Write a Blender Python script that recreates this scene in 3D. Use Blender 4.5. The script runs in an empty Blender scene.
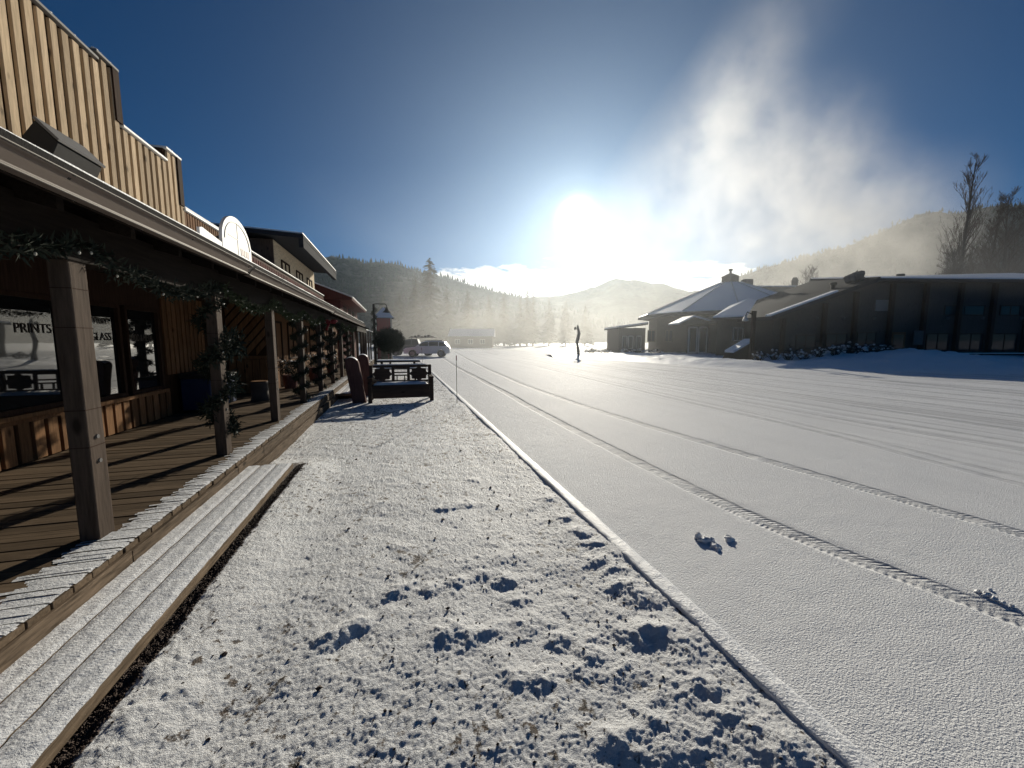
import bpy, math, random
import numpy as np
from mathutils import Vector, Matrix
random.seed(7); rng = np.random.default_rng(7)
R = math.radians
scene = bpy.context.scene
col = scene.collection

# ------------------------------------------------------------------ camera maths
F, VX, HY, CAMZ = 400.0, 398.0, 341.0, 1.6
PITCH = math.atan((384 - HY) / F)
YAW = math.atan((512 - VX) * math.cos(PITCH) / F)
cy_, sy_, cp_, sp_ = math.cos(YAW), math.sin(YAW), math.cos(PITCH), math.sin(PITCH)
FWD = np.array([sy_ * cp_, cy_ * cp_, -sp_]); RIGHT = np.array([cy_, -sy_, 0.0]); UP = np.cross(RIGHT, FWD)
CAM = np.array([0, 0, CAMZ])
def ray(x, y): return FWD * F + RIGHT * (x - 512) + UP * (384 - y)
def onz(x, y, z=0.0):
    d = ray(x, y); t = (z - CAMZ) / d[2]; return CAM + d * t
def atdepth(x, y, dep):
    d = ray(x, y); return CAM + d * (dep / F)
SUN_EL, SUN_AZ = R(16.2), R(24.7)

# ------------------------------------------------------------------ numpy noise
def _hash(i, j, s):
    n = (i.astype(np.int64) * 374761393 + j.astype(np.int64) * 668265263 + s * 974711) & 0xffffffff
    n = ((n ^ (n >> 13)) * 1274126177) & 0xffffffff
    n = (n ^ (n >> 16)) & 0xffff
    return n / 65535.0
def vnoise(x, y, s=0):
    xi = np.floor(x); yi = np.floor(y); fx = x - xi; fy = y - yi
    u = fx * fx * fx * (fx * (fx * 6 - 15) + 10); v = fy * fy * fy * (fy * (fy * 6 - 15) + 10)
    a = _hash(xi, yi, s); b = _hash(xi + 1, yi, s); c = _hash(xi, yi + 1, s); d = _hash(xi + 1, yi + 1, s)
    return (a * (1 - u) + b * u) * (1 - v) + (c * (1 - u) + d * u) * v
def fbm(x, y, f, o=4, s=0, g=0.5):
    r = 0; a = 1; t = 0
    c, sn = math.cos(0.6), math.sin(0.6)
    for k in range(o):
        r = r + a * vnoise(x * f + 17.3 * k, y * f - 9.1 * k, s + k); t += a; a *= g; f *= 2.03
        x, y = x * c - y * sn, x * sn + y * c
    return r / t
def sstep(a, b, x):
    t = np.clip((x - a) / (b - a), 0, 1); return t * t * (3 - 2 * t)

# ------------------------------------------------------------------ object helpers
def tag(o, label=None, cat=None, group=None, kind=None):
    if label: o['label'] = label
    if cat: o['category'] = cat
    if group: o['group'] = group
    if kind: o['kind'] = kind
    return o
def thing(name, loc, label, cat, group=None, rz=0.0):
    o = bpy.data.objects.new(name, None); col.objects.link(o)
    o.location = loc; o.rotation_euler = (0, 0, rz); o.empty_display_size = 0.2
    return tag(o, label, cat, group)
def wpos(o):
    v = Vector((0, 0, 0))
    while o is not None:
        v += o.location; o = o.parent
    return v
class MB:
    def __init__(s): s.v = []; s.f = []
    def add(s, vs, fs):
        n = len(s.v); s.v.extend([tuple(p) for p in vs]); s.f.extend([tuple(i + n for i in f) for f in fs]); return s
    def box(s, x0, x1, y0, y1, z0, z1, M=None):
        vs = [(x0,y0,z0),(x1,y0,z0),(x1,y1,z0),(x0,y1,z0),(x0,y0,z1),(x1,y0,z1),(x1,y1,z1),(x0,y1,z1)]
        if M is not None: vs = [M @ Vector(p) for p in vs]
        return s.add(vs, [(0,3,2,1),(4,5,6,7),(0,1,5,4),(1,2,6,5),(2,3,7,6),(3,0,4,7)])
    def prism(s, pts, a, b, axis='x'):
        # pts: 2D polygon; extruded from a to b along axis (2D = the other two, cyclic order given)
        def mk(p, t):
            return {'x': (t, p[0], p[1]), 'y': (p[0], t, p[1]), 'z': (p[0], p[1], t)}[axis]
        n = len(pts)
        vs = [mk(p, a) for p in pts] + [mk(p, b) for p in pts]
        fs = [tuple(range(n))[::-1], tuple(range(n, 2 * n))] + [(i, (i + 1) % n, n + (i + 1) % n, n + i) for i in range(n)]
        return s.add(vs, fs)
    def tube(s, pts, rad, n=8, cap=True):
        pts = [Vector(p) for p in pts]
        if not hasattr(rad, '__len__'): rad = [rad] * len(pts)
        base = len(s.v); up = None
        for i, p in enumerate(pts):
            d = (pts[min(i + 1, len(pts) - 1)] - pts[max(i - 1, 0)])
            if d.length < 1e-9: d = Vector((0, 0, 1))
            d.normalize()
            if up is None:
                up = d.cross(Vector((0, 0, 1)) if abs(d.z) < .9 else Vector((1, 0, 0))).normalized()
            else:
                up = (up - d * up.dot(d))
                if up.length < 1e-6: up = d.orthogonal()
                up.normalize()
            w = d.cross(up)
            for k in range(n):
                a = 2 * math.pi * k / n
                s.v.append(tuple(p + (up * math.cos(a) + w * math.sin(a)) * rad[i]))
        for i in range(len(pts) - 1):
            for k in range(n):
                a = base + i * n + k; b = base + i * n + (k + 1) % n
                s.f.append((a, b, b + n, a + n))
        if cap:
            s.f.append(tuple(base + k for k in range(n))[::-1]); s.f.append(tuple(base + (len(pts) - 1) * n + k for k in range(n)))
        return s
    def lathe(s, prof, cx, cy, n=16):
        base = len(s.v)
        for r, z in prof:
            for k in range(n):
                a = 2 * math.pi * k / n; s.v.append((cx + r * math.cos(a), cy + r * math.sin(a), z))
        for i in range(len(prof) - 1):
            for k in range(n):
                a = base + i * n + k; b = base + i * n + (k + 1) % n
                s.f.append((a, b, b + n, a + n))
        s.f.append(tuple(base + k for k in range(n))[::-1]); s.f.append(tuple(base + (len(prof) - 1) * n + k for k in range(n)))
        return s
    def blob(s, c, r, seed=0, amp=.2, n=10, m=7):
        base = len(s.v)
        rr = np.random.default_rng(seed); ph = rr.uniform(0, 6.28, 6)
        for i in range(m + 1):
            t = math.pi * i / m
            for k in range(n):
                a = 2 * math.pi * k / n
                q = 1 + amp * (math.sin(3 * a + ph[0] + 2 * t) * .5 + math.sin(2 * t * 2 + ph[1] + a) * .4 + math.sin(5 * a + ph[2]) * .25)
                s.v.append((c[0] + r[0] * q * math.sin(t) * math.cos(a), c[1] + r[1] * q * math.sin(t) * math.sin(a), c[2] + r[2] * q * math.cos(t)))
        for i in range(m):
            for k in range(n):
                a = base + i * n + k; b = base + i * n + (k + 1) % n
                s.f.append((a, a + n, b + n, b))
        return s
    def each(s, name, m, parent=None, **k):
        par = list(range(len(s.v)))
        def find(a):
            while par[a] != a: par[a] = par[par[a]]; a = par[a]
            return a
        for f in s.f:
            for i in f[1:]: par[find(i)] = find(f[0])
        groups = {}
        for f in s.f: groups.setdefault(find(f[0]), []).append(f)
        out = []
        for fs in groups.values():
            ids = sorted({i for f in fs for i in f}); mp_ = {a: b for b, a in enumerate(ids)}
            q = MB(); q.v = [s.v[i] for i in ids]; q.f = [tuple(mp_[i] for i in f) for f in fs]; out.append(q.build(name, m, parent, **k))
        return out
    def build(s, name, m, parent=None, smooth=False, bevel=0.0, local=False):
        me = bpy.data.meshes.new(name)
        off = Vector((0, 0, 0)) if (parent is None or local) else wpos(parent)
        me.from_pydata([(p[0] - off.x, p[1] - off.y, p[2] - off.z) for p in s.v], [], s.f)
        me.update()
        o = bpy.data.objects.new(name, me); col.objects.link(o)
        if parent is not None: o.parent = parent
        if m is not None: me.materials.append(m)
        if smooth: me.polygons.foreach_set('use_smooth', [True] * len(me.polygons))
        if bevel > 0:
            b = o.modifiers.new('bevel', 'BEVEL'); b.width = bevel; b.segments = 2; b.limit_method = 'ANGLE'
        return o
def grid_mesh(name, X, Y, Z, m, attr=None, smooth=True):
    ny, nx = X.shape
    me = bpy.data.meshes.new(name)
    co = np.stack([X, Y, Z], -1).reshape(-1, 3).astype(np.float32)
    idx = np.arange(ny * nx).reshape(ny, nx)
    q = np.stack([idx[:-1, :-1], idx[:-1, 1:], idx[1:, 1:], idx[1:, :-1]], -1).reshape(-1, 4)
    me.vertices.add(len(co)); me.vertices.foreach_set('co', co.ravel())
    me.loops.add(q.size); me.loops.foreach_set('vertex_index', q.ravel().astype(np.int32))
    me.polygons.add(len(q)); me.polygons.foreach_set('loop_start', (np.arange(len(q)) * 4).astype(np.int32))
    me.update(calc_edges=True); me.validate()
    if smooth: me.polygons.foreach_set('use_smooth', [True] * len(me.polygons))
    for k, a in (attr or {}).items():
        at = me.attributes.new(k, 'FLOAT', 'POINT'); at.data.foreach_set('value', a.reshape(-1).astype(np.float32))
    me.materials.append(m)
    o = bpy.data.objects.new(name, me); col.objects.link(o)
    return o
def copy_obj(o, parent=None):
    c = o.copy(); col.objects.link(c)
    if parent is not None: c.parent = parent
    return c
def copy_tree(o, parent=None):
    c = copy_obj(o, parent)
    for ch in list(o.children): copy_tree(ch, c)
    return c

# ------------------------------------------------------------------ materials
class NT:
    def __init__(s, name):
        s.m = bpy.data.materials.new(name); s.m.use_nodes = True; s.t = s.m.node_tree; s.n = s.t.nodes; s.l = s.t.links
        s.p = s.n['Principled BSDF']
    def node(s, t, **k):
        n = s.n.new(t)
        for a, b in k.items(): setattr(n, a, b)
        return n
    def math(s, op, a, b=None, c=None, clamp=False):
        n = s.n.new('ShaderNodeMath'); n.operation = op; n.use_clamp = clamp
        for i, v in enumerate((a, b, c)):
            if v is None: continue
            if isinstance(v, (int, float)): n.inputs[i].default_value = v
            else: s.l.new(v, n.inputs[i])
        return n.outputs[0]
    def noise(s, vec, scale, det=4, rough=.55):
        n = s.n.new('ShaderNodeTexNoise'); n.inputs['Scale'].default_value = scale; n.inputs['Detail'].default_value = det; n.inputs['Roughness'].default_value = rough
        if vec is not None: s.l.new(vec, n.inputs['Vector'])
        return n.outputs['Fac']
    def ramp(s, fac, stops):
        n = s.n.new('ShaderNodeValToRGB'); e = n.color_ramp.elements
        while len(e) < len(stops): e.new(.5)
        for i, (p, c) in enumerate(stops):
            e[i].position = p; e[i].color = (c[0], c[1], c[2], 1) if hasattr(c, '__len__') else (c, c, c, 1)
        s.l.new(fac, n.inputs[0]); return n.outputs[0]
    def mix(s, fac, a, b):
        n = s.n.new('ShaderNodeMix'); n.data_type = 'RGBA'
        for i, v in ((0, fac), (6, a), (7, b)):
            if hasattr(v, 'links') or isinstance(v, bpy.types.NodeSocket): s.l.new(v, n.inputs[i])
            elif isinstance(v, (int, float)): n.inputs[i].default_value = v
            else: n.inputs[i].default_value = (v[0], v[1], v[2], 1)
        return n.outputs[2]
    def mapv(s, vec, sc):
        n = s.n.new('ShaderNodeMapping'); n.inputs['Scale'].default_value = sc; s.l.new(vec, n.inputs['Vector']); return n.outputs[0]
    def pos(s):
        return s.n.new('ShaderNodeNewGeometry').outputs['Position']
    def obj(s): return s.n.new('ShaderNodeTexCoord').outputs['Object']
    def bump(s, h, strength, dist):
        n = s.n.new('ShaderNodeBump'); n.inputs['Strength'].default_value = strength; n.inputs['Distance'].default_value = dist
        s.l.new(h, n.inputs['Height']); s.l.new(n.outputs[0], s.p.inputs['Normal']); return n
    def set(s, **k):
        for a, v in k.items():
            i = s.p.inputs[a.replace('_', ' ')]
            if isinstance(v, bpy.types.NodeSocket): s.l.new(v, i)
            elif hasattr(v, '__len__'): i.default_value = (v[0], v[1], v[2], 1)
            else: i.default_value = v
        return s
def plain(name, c, rough=.6, metal=0.0, var=.25, sc=8.0, bump=.15, spec=.4):
    t = NT(name); v = t.noise(t.pos(), sc, 5)
    t.set(Base_Color=t.mix(v, tuple(x * (1 - var) for x in c), tuple(min(1, x * (1 + var)) for x in c)), Roughness=rough, Metallic=metal, Specular_IOR_Level=spec)
    if bump: t.bump(t.noise(t.pos(), sc * 6, 3), bump, .01)
    return t.m
def wood(name, c, axis='z', var=.35, rough=.8, knots=True, sc=1.0):
    t = NT(name); p = t.pos()
    s = {'z': (14, 14, 1.2), 'y': (14, 1.2, 14), 'x': (1.2, 14, 14)}[axis]
    g = t.noise(t.mapv(p, tuple(a * sc for a in s)), 3.0, 6, .65)
    isl = t.n.new('ShaderNodeNewGeometry').outputs['Random Per Island']
    lo = tuple(x * (1 - var) for x in c); hi = tuple(min(1, x * (1 + var)) for x in c)
    base = t.mix(t.ramp(g, [(.3, 0.), (.7, 1.)]), lo, hi)
    k = t.math('MULTIPLY_ADD', isl, .5, .72)
    mul = t.node('ShaderNodeMix', data_type='RGBA', blend_type='MULTIPLY'); mul.inputs[0].default_value = 1
    t.l.new(base, mul.inputs[6])
    cmb = t.node('ShaderNodeCombineColor')
    for i in range(3): t.l.new(k, cmb.inputs[i])
    t.l.new(cmb.outputs[0], mul.inputs[7]); out = mul.outputs[2]
    if knots:
        vo = t.node('ShaderNodeTexVoronoi'); vo.inputs['Scale'].default_value = 1.0
        t.l.new(t.mapv(p, {'z': (5, 5, 2.2), 'y': (5, 2.2, 5), 'x': (2.2, 5, 5)}[axis]), vo.inputs['Vector'])
        km = t.ramp(vo.outputs['Distance'], [(.07, 1.), (.15, 0.)])
        out = t.mix(km, out, tuple(x * .3 for x in c))
    t.set(Base_Color=out, Roughness=rough, Specular_IOR_Level=.05)
    t.bump(g, .35, .006)
    return t.m
SNOW = (.87, .875, .885)
def snow_mat(name, fine=90.0, strength=.6, dist=.012, patch=None):
    t = NT(name); p = t.pos()
    n1 = t.noise(p, fine, 3, .6); n2 = t.noise(p, fine * .22, 4, .6)
    h = t.math('MULTIPLY_ADD', n2, .9, t.math('MULTIPLY', n1, .6))
    c = t.mix(t.noise(p, 3.0, 4), tuple(x * .94 for x in SNOW), SNOW)
    t.set(Base_Color=c, Roughness=.55, Specular_IOR_Level=.35)
    t.bump(h, strength, dist)
    return t.m
M = {}
M['snow'] = snow_mat('snow')
M['snow_far'] = snow_mat('snow_far', 6.0, .6, .15)
M['board_tan'] = wood('tan_boards', (.50, .38, .25), 'z', var=.25)
M['board_back'] = wood('brown_backing', (.045, .024, .013), 'z')
M['board_brown'] = wood('brown_boards', (.17, .09, .045), 'z')
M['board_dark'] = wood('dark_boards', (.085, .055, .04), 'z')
M['board_red'] = wood('red_boards', (.085, .022, .018), 'z', knots=False)
M['trim_dark'] = wood('dark_trim', (.045, .026, .018), 'z', knots=False)
M['cedar'] = wood('cedar_boards', (.22, .12, .06), 'z')
M['post'] = wood('porch_post', (.10, .076, .06), 'z')
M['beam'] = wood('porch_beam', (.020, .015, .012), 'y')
M['deck'] = wood('deck_plank', (.135, .098, .066), 'x', knots=False)
M['old_wood'] = wood('weathered_wood', (.19, .14, .095), 'y', var=.6)
M['lodge_wall'] = wood('lodge_siding', (.13, .10, .075), 'z')
M['hall_wall'] = wood('hall_siding', (.075, .066, .06), 'z')
M['rim_wood'] = wood('split_rim_wood', (.135, .10, .07), 'y', var=.7)
M['bench'] = wood('bench_wood', (.07, .05, .04), 'x')
M['slab'] = wood('slab_wood', (.16, .085, .075), 'z', knots=False)
M['gutter'] = plain('gutter_metal', (.15, .12, .10), .55, .0, .15, 4, .03, .12)
M['metal_dark'] = plain('dark_metal', (.030, .029, .028), .7, 0, .2, 6, .05, .12)
M['coping'] = plain('coping_metal', (.16, .155, .15), .6, 0, .1, 5, .03, .12)
M['lip'] = plain('gutter_lip', (.24, .215, .19), .6, 0, .1, 5, .03, .08)
M['coping_white'] = plain('white_coping', (.75, .74, .71), .6, 0, .06, 5, .05)
M['shingle'] = plain('dark_shingle', (.03, .028, .027), .9, 0, .4, 18, .5, .05)
M['roof_dark'] = plain('dark_roof', (.028, .029, .034), .9, 0, .3, 10, .3, .08)
M['white'] = plain('white_paint', (.80, .79, .76), .6, 0, .06, 6, .05)
M['offwhite'] = plain('off_white_paint', (.60, .58, .52), .6, 0, .12, 6, .05)
M['cream'] = wood('cream_siding', (.60, .50, .36), 'y', knots=False)
M['letter'] = plain('letter_paint', (.05, .04, .03), .6, 0, .1, 6, 0)
M['letter_red'] = plain('faded_letter', (.62, .52, .47), .6, 0, .1, 6, 0)
M['blue'] = plain('navy_paint', (.012, .028, .09), .4, 0, .15, 5, .03)
M['red'] = plain('red_paint', (.20, .022, .026), .5, 0, .2, 6, .05)
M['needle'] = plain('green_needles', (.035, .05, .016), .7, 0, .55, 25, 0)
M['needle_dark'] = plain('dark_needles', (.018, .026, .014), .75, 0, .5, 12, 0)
M['conifer'] = plain('conifer_needles', (.045, .06, .035), .85, 0, .4, .5, 0)
M['bark'] = plain('bark', (.085, .07, .06), .9, 0, .4, 6, .4)
M['bark_pale'] = plain('pale_bark', (.16, .14, .125), .9, 0, .35, 6, .3)
M['twig'] = plain('twigs', (.06, .042, .032), .9, 0, .4, 9, 0)
M['bulb'] = plain('glass_bulb', (.6, .58, .5), .2, 0, .1, 6, 0)
M['stone'] = plain('stone', (.10, .095, .09), .9, 0, .4, 4, .5)
M['suv'] = plain('silver_paint', (.72, .74, .77), .35, .3, .05, 2, 0, .5)
M['truck'] = plain('dark_paint', (.045, .052, .06), .35, .2, .1, 2, 0, .5)
M['tyre'] = plain('tyre_rubber', (.02, .02, .021), .85, 0, .2, 20, .1)
M['rim'] = plain('alloy_rim', (.28, .28, .29), .35, .7, .1, 4, 0)
M['lamp_red'] = plain('tail_lamp', (.35, .02, .02), .3, 0, .1, 4, 0)
M['lamp_clear'] = plain('head_lamp', (.6, .62, .62), .15, 0, .1, 4, 0)
M['totem'] = wood('carved_wood', (.20, .18, .16), 'z')
M['stake'] = plain('stake_plastic', (.40, .36, .28), .5, 0, .1, 6, 0)
def glass(name, tint=(.012, .013, .014), ior=1.9):
    t = NT(name); t.set(Base_Color=tint, Roughness=.02, IOR=ior, Specular_IOR_Level=.75)
    n = t.noise(t.pos(), 1.3, 2); t.bump(n, .05, .02); return t.m
M['glass'] = glass('shop_glass', ior=1.75)
M['glass_far'] = glass('window_glass', (.03, .033, .037), 1.28)
def hill_mat():
    t = NT('forest_hill'); p = t.pos()
    a = t.noise(p, .02, 6, .6); b = t.noise(p, .16, 4, .7)
    c = t.mix(t.ramp(b, [(.35, 0.), (.65, 1.)]), (.022, .027, .02), (.075, .075, .062))
    c = t.mix(t.ramp(a, [(.5, 0.), (.72, .75)]), c, (.16, .155, .15))
    t.set(Base_Color=c, Roughness=.95, Specular_IOR_Level=.05); t.bump(b, .9, 4.0); return t.m
M['hill'] = hill_mat()

# verge: gravel showing through thin snow ('cover' = how much snow lies there)
def verge_mat():
    t = NT('snowy_gravel'); p = t.pos()
    at = t.node('ShaderNodeAttribute', attribute_name='cover')
    n1 = t.noise(p, 75, 5, .7); n2 = t.noise(p, 220, 3, .6); n3 = t.noise(p, 14, 5, .6)
    vo = t.node('ShaderNodeTexVoronoi'); vo.inputs['Scale'].default_value = 85; t.l.new(p, vo.inputs['Vector'])
    k = t.math('ADD', at.outputs['Fac'], t.math('MULTIPLY_ADD', n1, 1.0, -.5))
    fac = t.ramp(k, [(.40, 0.), (.56, 1.)])
    gc = t.mix(vo.outputs['Color'], (.035, .024, .018), (.13, .085, .06))
    sc = t.mix(n3, tuple(x * .9 for x in SNOW), SNOW)
    t.set(Base_Color=t.mix(fac, gc, sc), Roughness=.6, Specular_IOR_Level=.3)
    h = t.math('MULTIPLY_ADD', n1, 1.0, t.math('MULTIPLY', n2, .4))
    t.bump(h, .9, .018); return t.m
M['verge'] = verge_mat()

# road: powdered snow with tyre tracks pressed in along curves x = f(y)
TRACKS = [  # (width, depth, tread, [(y, x)...])
    (.20, 1.0, 1, [(0, 3.85), (1.26, 3.43), (2.56, 3.11), (3.53, 3.05), (5.13, 3.04), (8.3, 3.06), (12.6, 3.2), (25, 3.48), (64, 5.5)]),
    (.20, .9, 1, [(0, 5.25), (1.9, 4.97), (3.58, 4.8), (5.33, 4.6), (7.53, 4.47), (11.56, 4.35), (20, 4.75), (30, 5.5), (64, 8.5)]),
    (.16, .6, 0, [(0, 6.6), (2.58, 6.68), (5.3, 7.1), (8.5, 7.25), (19, 8.0), (64, 13)]),
    (.14, .5, 0, [(0, 6.9), (2.58, 6.98), (5.3, 7.42), (8.5, 7.6), (19, 8.4), (64, 13.6)]),
    (.22, .6, 0, [(0, 8.7), (3.5, 8.8), (6.5, 8.75), (10.3, 8.8), (24, 10), (64, 15)]),
    (.16, .5, 0, [(0, 9.3), (3.5, 9.4), (6.5, 9.3), (10.3, 9.4), (24, 10.7), (64, 16)]),
    (.22, .6, 0, [(0, 10.6), (6.5, 10.7), (12, 10.9), (24, 12.3), (64, 18)]),
    (.18, .5, 0, [(0, 11.5), (6.5, 11.4), (12, 11.7), (24, 13.1), (64, 19)]),
    (.25, .7, 0, [(0, 12.7), (6.5, 12.9), (12, 13.2), (24, 14.6), (64, 21)]),
    (.20, .6, 0, [(0, 14.2), (6.5, 14.4), (12, 14.6), (24, 16.2), (64, 23)]),
    (.30, .8, 0, [(0, 15.7), (6.5, 16.0), (12, 16.4), (24, 18.2), (64, 26)]),
    (.30, .7, 0, [(0, 17.8), (6.5, 18.2), (12, 18.9), (24, 21), (64, 30)]),
]
def track_x(i, y):
    pts = TRACKS[i][3]
    return np.interp(y, [p[0] for p in pts], [p[1] for p in pts])
def road_mat():
    t = NT('snowy_road'); p = t.pos()
    sx = t.node('ShaderNodeSeparateXYZ'); t.l.new(p, sx.inputs[0]); X, Y = sx.outputs[0], sx.outputs[1]
    yn = t.math('DIVIDE', Y, 64.0, clamp=True)
    wob = t.math('MULTIPLY_ADD', t.noise(p, 6, 3), .05, -.025)
    tot = None; tread = None
    for w, dep, tr, pts in TRACKS:
        fc = t.node('ShaderNodeFloatCurve'); c = fc.mapping.curves[0]
        while len(c.points) < len(pts): c.points.new(.5, .5)
        for q, (yy, xx) in zip(c.points, pts): q.location = (yy / 64.0, xx / 32.0)
        fc.mapping.update(); t.l.new(yn, fc.inputs['Value'])
        d = t.math('ABSOLUTE', t.math('SUBTRACT', t.math('ADD', X, wob), t.math('MULTIPLY', fc.outputs[0], 32.0)))
        mr = t.node('ShaderNodeMapRange', interpolation_type='SMOOTHSTEP'); t.l.new(d, mr.inputs[0])
        mr.inputs[1].default_value = w * .62; mr.inputs[2].default_value = w * .40; mr.inputs[3].default_value = 0; mr.inputs[4].default_value = dep
        m = mr.outputs[0]
        if tr:
            off = t.math('MULTIPLY', d, 60.0)
            wv = t.math('SINE', t.math('ADD', t.math('MULTIPLY', Y, 2 * math.pi / .046), off))
            wv = t.math('MULTIPLY', wv, t.math('MULTIPLY_ADD', t.math('GREATER_THAN', d, .042), .8, .2))
            q = t.math('MULTIPLY', wv, m)
            tread = q if tread is None else t.math('ADD', tread, q)
        tot = m if tot is None else t.math('MAXIMUM', tot, m)
    brk = t.ramp(t.noise(p, 3.5, 5, .65), [(.30, .25), (.6, 1.)])
    tot2 = t.math('MULTIPLY', tot, brk)
    n1 = t.noise(p, 95, 3, .6); n2 = t.noise(p, 30, 4, .6)
    streak = t.noise(t.mapv(p, (3.2, .07, 1)), 1.0, 6, .65)
    worn = t.math('MULTIPLY', t.ramp(streak, [(.46, 0.), (.62, 1.)]), t.math('SMOOTH_MIN', t.math('MULTIPLY_ADD', X, .14, -.75, clamp=True), .85, .1))
    sc = t.mix(t.noise(p, 1.2, 5), tuple(x * .93 for x in SNOW), SNOW)
    c = t.mix(t.math('MULTIPLY', tot2, .6), sc, (.34, .34, .35))
    c = t.mix(t.math('MULTIPLY', worn, .75), c, (.42, .42, .43))
    t.set(Base_Color=c, Roughness=.74, Specular_IOR_Level=.24)
    h = t.math('MULTIPLY_ADD', n1, .8, t.math('MULTIPLY', n2, .3))
    h = t.math('MULTIPLY', h, t.math('MULTIPLY_ADD', tot2, -.7, 1.0))
    h = t.math('SUBTRACT', h, t.math('MULTIPLY', tot2, 1.1))
    h = t.math('MULTIPLY_ADD', t.math('MULTIPLY', tread, brk), .22, h)
    h = t.math('MULTIPLY_ADD', worn, -.6, h)
    t.bump(h, .95, .018); return t.m
M['road'] = road_mat()

# ------------------------------------------------------------------ ground
GZ = -0.03
def lin(a, b, n): return np.linspace(a, b, n)
# big sheet to the horizon
gx = np.concatenate([-lin(8, 55, 40)[::-1] ** 2, lin(-60, 60, 61)[1:-1], lin(8, 55, 40) ** 2])
X, Y = np.meshgrid(gx, gx + 300)
Z = np.full_like(X, -.075) + (fbm(X, Y, .02, 4, 3) - .5) * 2.0 * sstep(90, 300, np.hypot(X, Y)) - .0
tag(grid_mesh('ground', X, Y, Z, M['snow_far']), kind='structure')

# gravel verge
xs = lin(-1.72, 1.59, 560); ys = np.exp(lin(math.log(.45), math.log(64), 1150))
X, Y = np.meshgrid(xs, ys)
lod = 1 / (1 + (Y / 14) ** 2)
Z = GZ + (fbm(X, Y, 9, 4, 1) - .5) * .015 + (fbm(X, Y, 42, 3, 5) - .5) * .008 * lod + (fbm(X, Y, 95, 2, 6) - .5) * .008 * lod + .03 * sstep(1.0, 1.57, X) + (fbm(X, Y, 1.4, 3, 9) - .5) * .03
region = sstep(-.9, .6, X) * sstep(4.6, 1.2, Y) + .35 * sstep(.6, 1.5, X)
region = np.clip(region, 0, 1)
bl = np.abs(fbm(X, Y, 5.0, 3, 21) - .5)
big = sstep(.50, .68, fbm(X + 3, Y, 5.5, 3, 33))
Z += region * (big * .005 + (.12 - bl) * .010 * sstep(.35, .6, fbm(X, Y, 2.2, 2, 44)))
cover = .80 - .13 * sstep(2.5, 9, Y) +  (fbm(X, Y, 2.0, 4, 60) - .5) * .35 + (fbm(X, Y, 16, 3, 61) - .5) * .5
lumps = []
def lump(px, py, rx, ry, h, rot=0.0):
    p = onz(px, py, GZ); lumps.append((p[0], p[1], rx * 1.15, ry * 1.2, h, rot))
for a in [(338, 636, .10, .05, .055, .5), (352, 627, .07, .05, .04), (393, 592, .07, .05, .04), (404, 586, .05, .04, .03), (430, 590, .08, .05, .035), (458, 582, .05, .04, .03),
          (484, 576, .07, .045, .035), (504, 582, .08, .05, .04), (496, 560, .16, .10, .03), (450, 632, .09, .06, .045), (480, 636, .10, .05, .045, .4), (520, 600, .06, .05, .035),
          (440, 640, .06, .05, .03), (530, 618, .10, .08, .03), (590, 545, .06, .05, .035), (565, 520, .05, .06, .035), (580, 535, .06, .06, .04), (600, 562, .07, .06, .045), (612, 572, .06, .05, .045),
          (628, 590, .07, .07, .05), (640, 602, .08, .06, .055), (612, 592, .07, .05, .04), (660, 636, .12, .07, .06), (640, 632, .08, .06, .045), (686, 652, .08, .07, .05), (590, 652, .09, .06, .05), (580, 672, .06, .05, .04),
          (620, 672, .09, .06, .04), (540, 680, .07, .05, .04), (515, 678, .05, .05, .04), (560, 640, .07, .05, .035), (700, 690, .10, .08, .06), (730, 720, .10, .07, .06), (660, 720, .09, .07, .05), (620, 742, .07, .05, .045),
          (690, 745, .1, .06, .05), (770, 752, .12, .08, .06), (465, 505, .22, .05, .03), (445, 508, .10, .06, .03), (475, 480, .10, .06, .03), (380, 505, .08, .05, .02), (150, 690, .10, .05, .03), (180, 705, .07, .05, .03), (130, 735, .10, .07, .03), (550, 500, .07, .05, .03)]:
    lump(*a)
for k in range(70):
    lumps.append((rng.uniform(-1.1, 1.55), float(np.exp(rng.uniform(math.log(2.5), math.log(28)))), rng.uniform(.04, .14), rng.uniform(.03, .08), rng.uniform(.008, .018), rng.uniform(-.6, .6)))
for (lx, ly, rx, ry, h, rot) in lumps:
    c, s = math.cos(rot), math.sin(rot)
    jx = X + (fbm(X, Y, 14, 2, 71) - .5) * .09; jy = Y + (fbm(X, Y, 14, 2, 72) - .5) * .09
    u = ((jx - lx) * c + (jy - ly) * s) / rx; v = (-(jx - lx) * s + (jy - ly) * c) / ry
    b = np.exp(-(u * u + v * v) ** 1.0)
    Z += .50 * h * b * (.8 + .4 * fbm(X, Y, 30, 2, 73)); cover += .35 * b
    if h >= .035:                                  # hollow dug on the near side of the big ones
        d = np.exp(-(u * u + (v + 1.3) ** 2) ** 1.1); Z -= .008 * d
Z += .085 * sstep(-.70, -1.19, X) * sstep(6.2, 5.2, Y)
edge = sstep(-1.195 + .035 * (fbm(X * 0, Y, 3, 3, 80)), -1.238, X)
edge = edge * sstep(5.9, 5.3, Y); cover -= edge * .9; Z -= edge * .02
cover -= .25 * sstep(.56, .72, fbm(X, Y, 26, 2, 85))
Z = np.clip(Z, -.07, .2)
o = grid_mesh('verge_ground', X, Y, Z, M['verge'], {'cover': cover}); tag(o, kind='structure')
VZ = (xs, ys, Z)
def verge_h(x, y):
    i = min(max(np.searchsorted(ys, y), 0), len(ys) - 1); j = min(max(np.searchsorted(xs, x), 0), len(xs) - 1); return float(Z[i, j])

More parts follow.
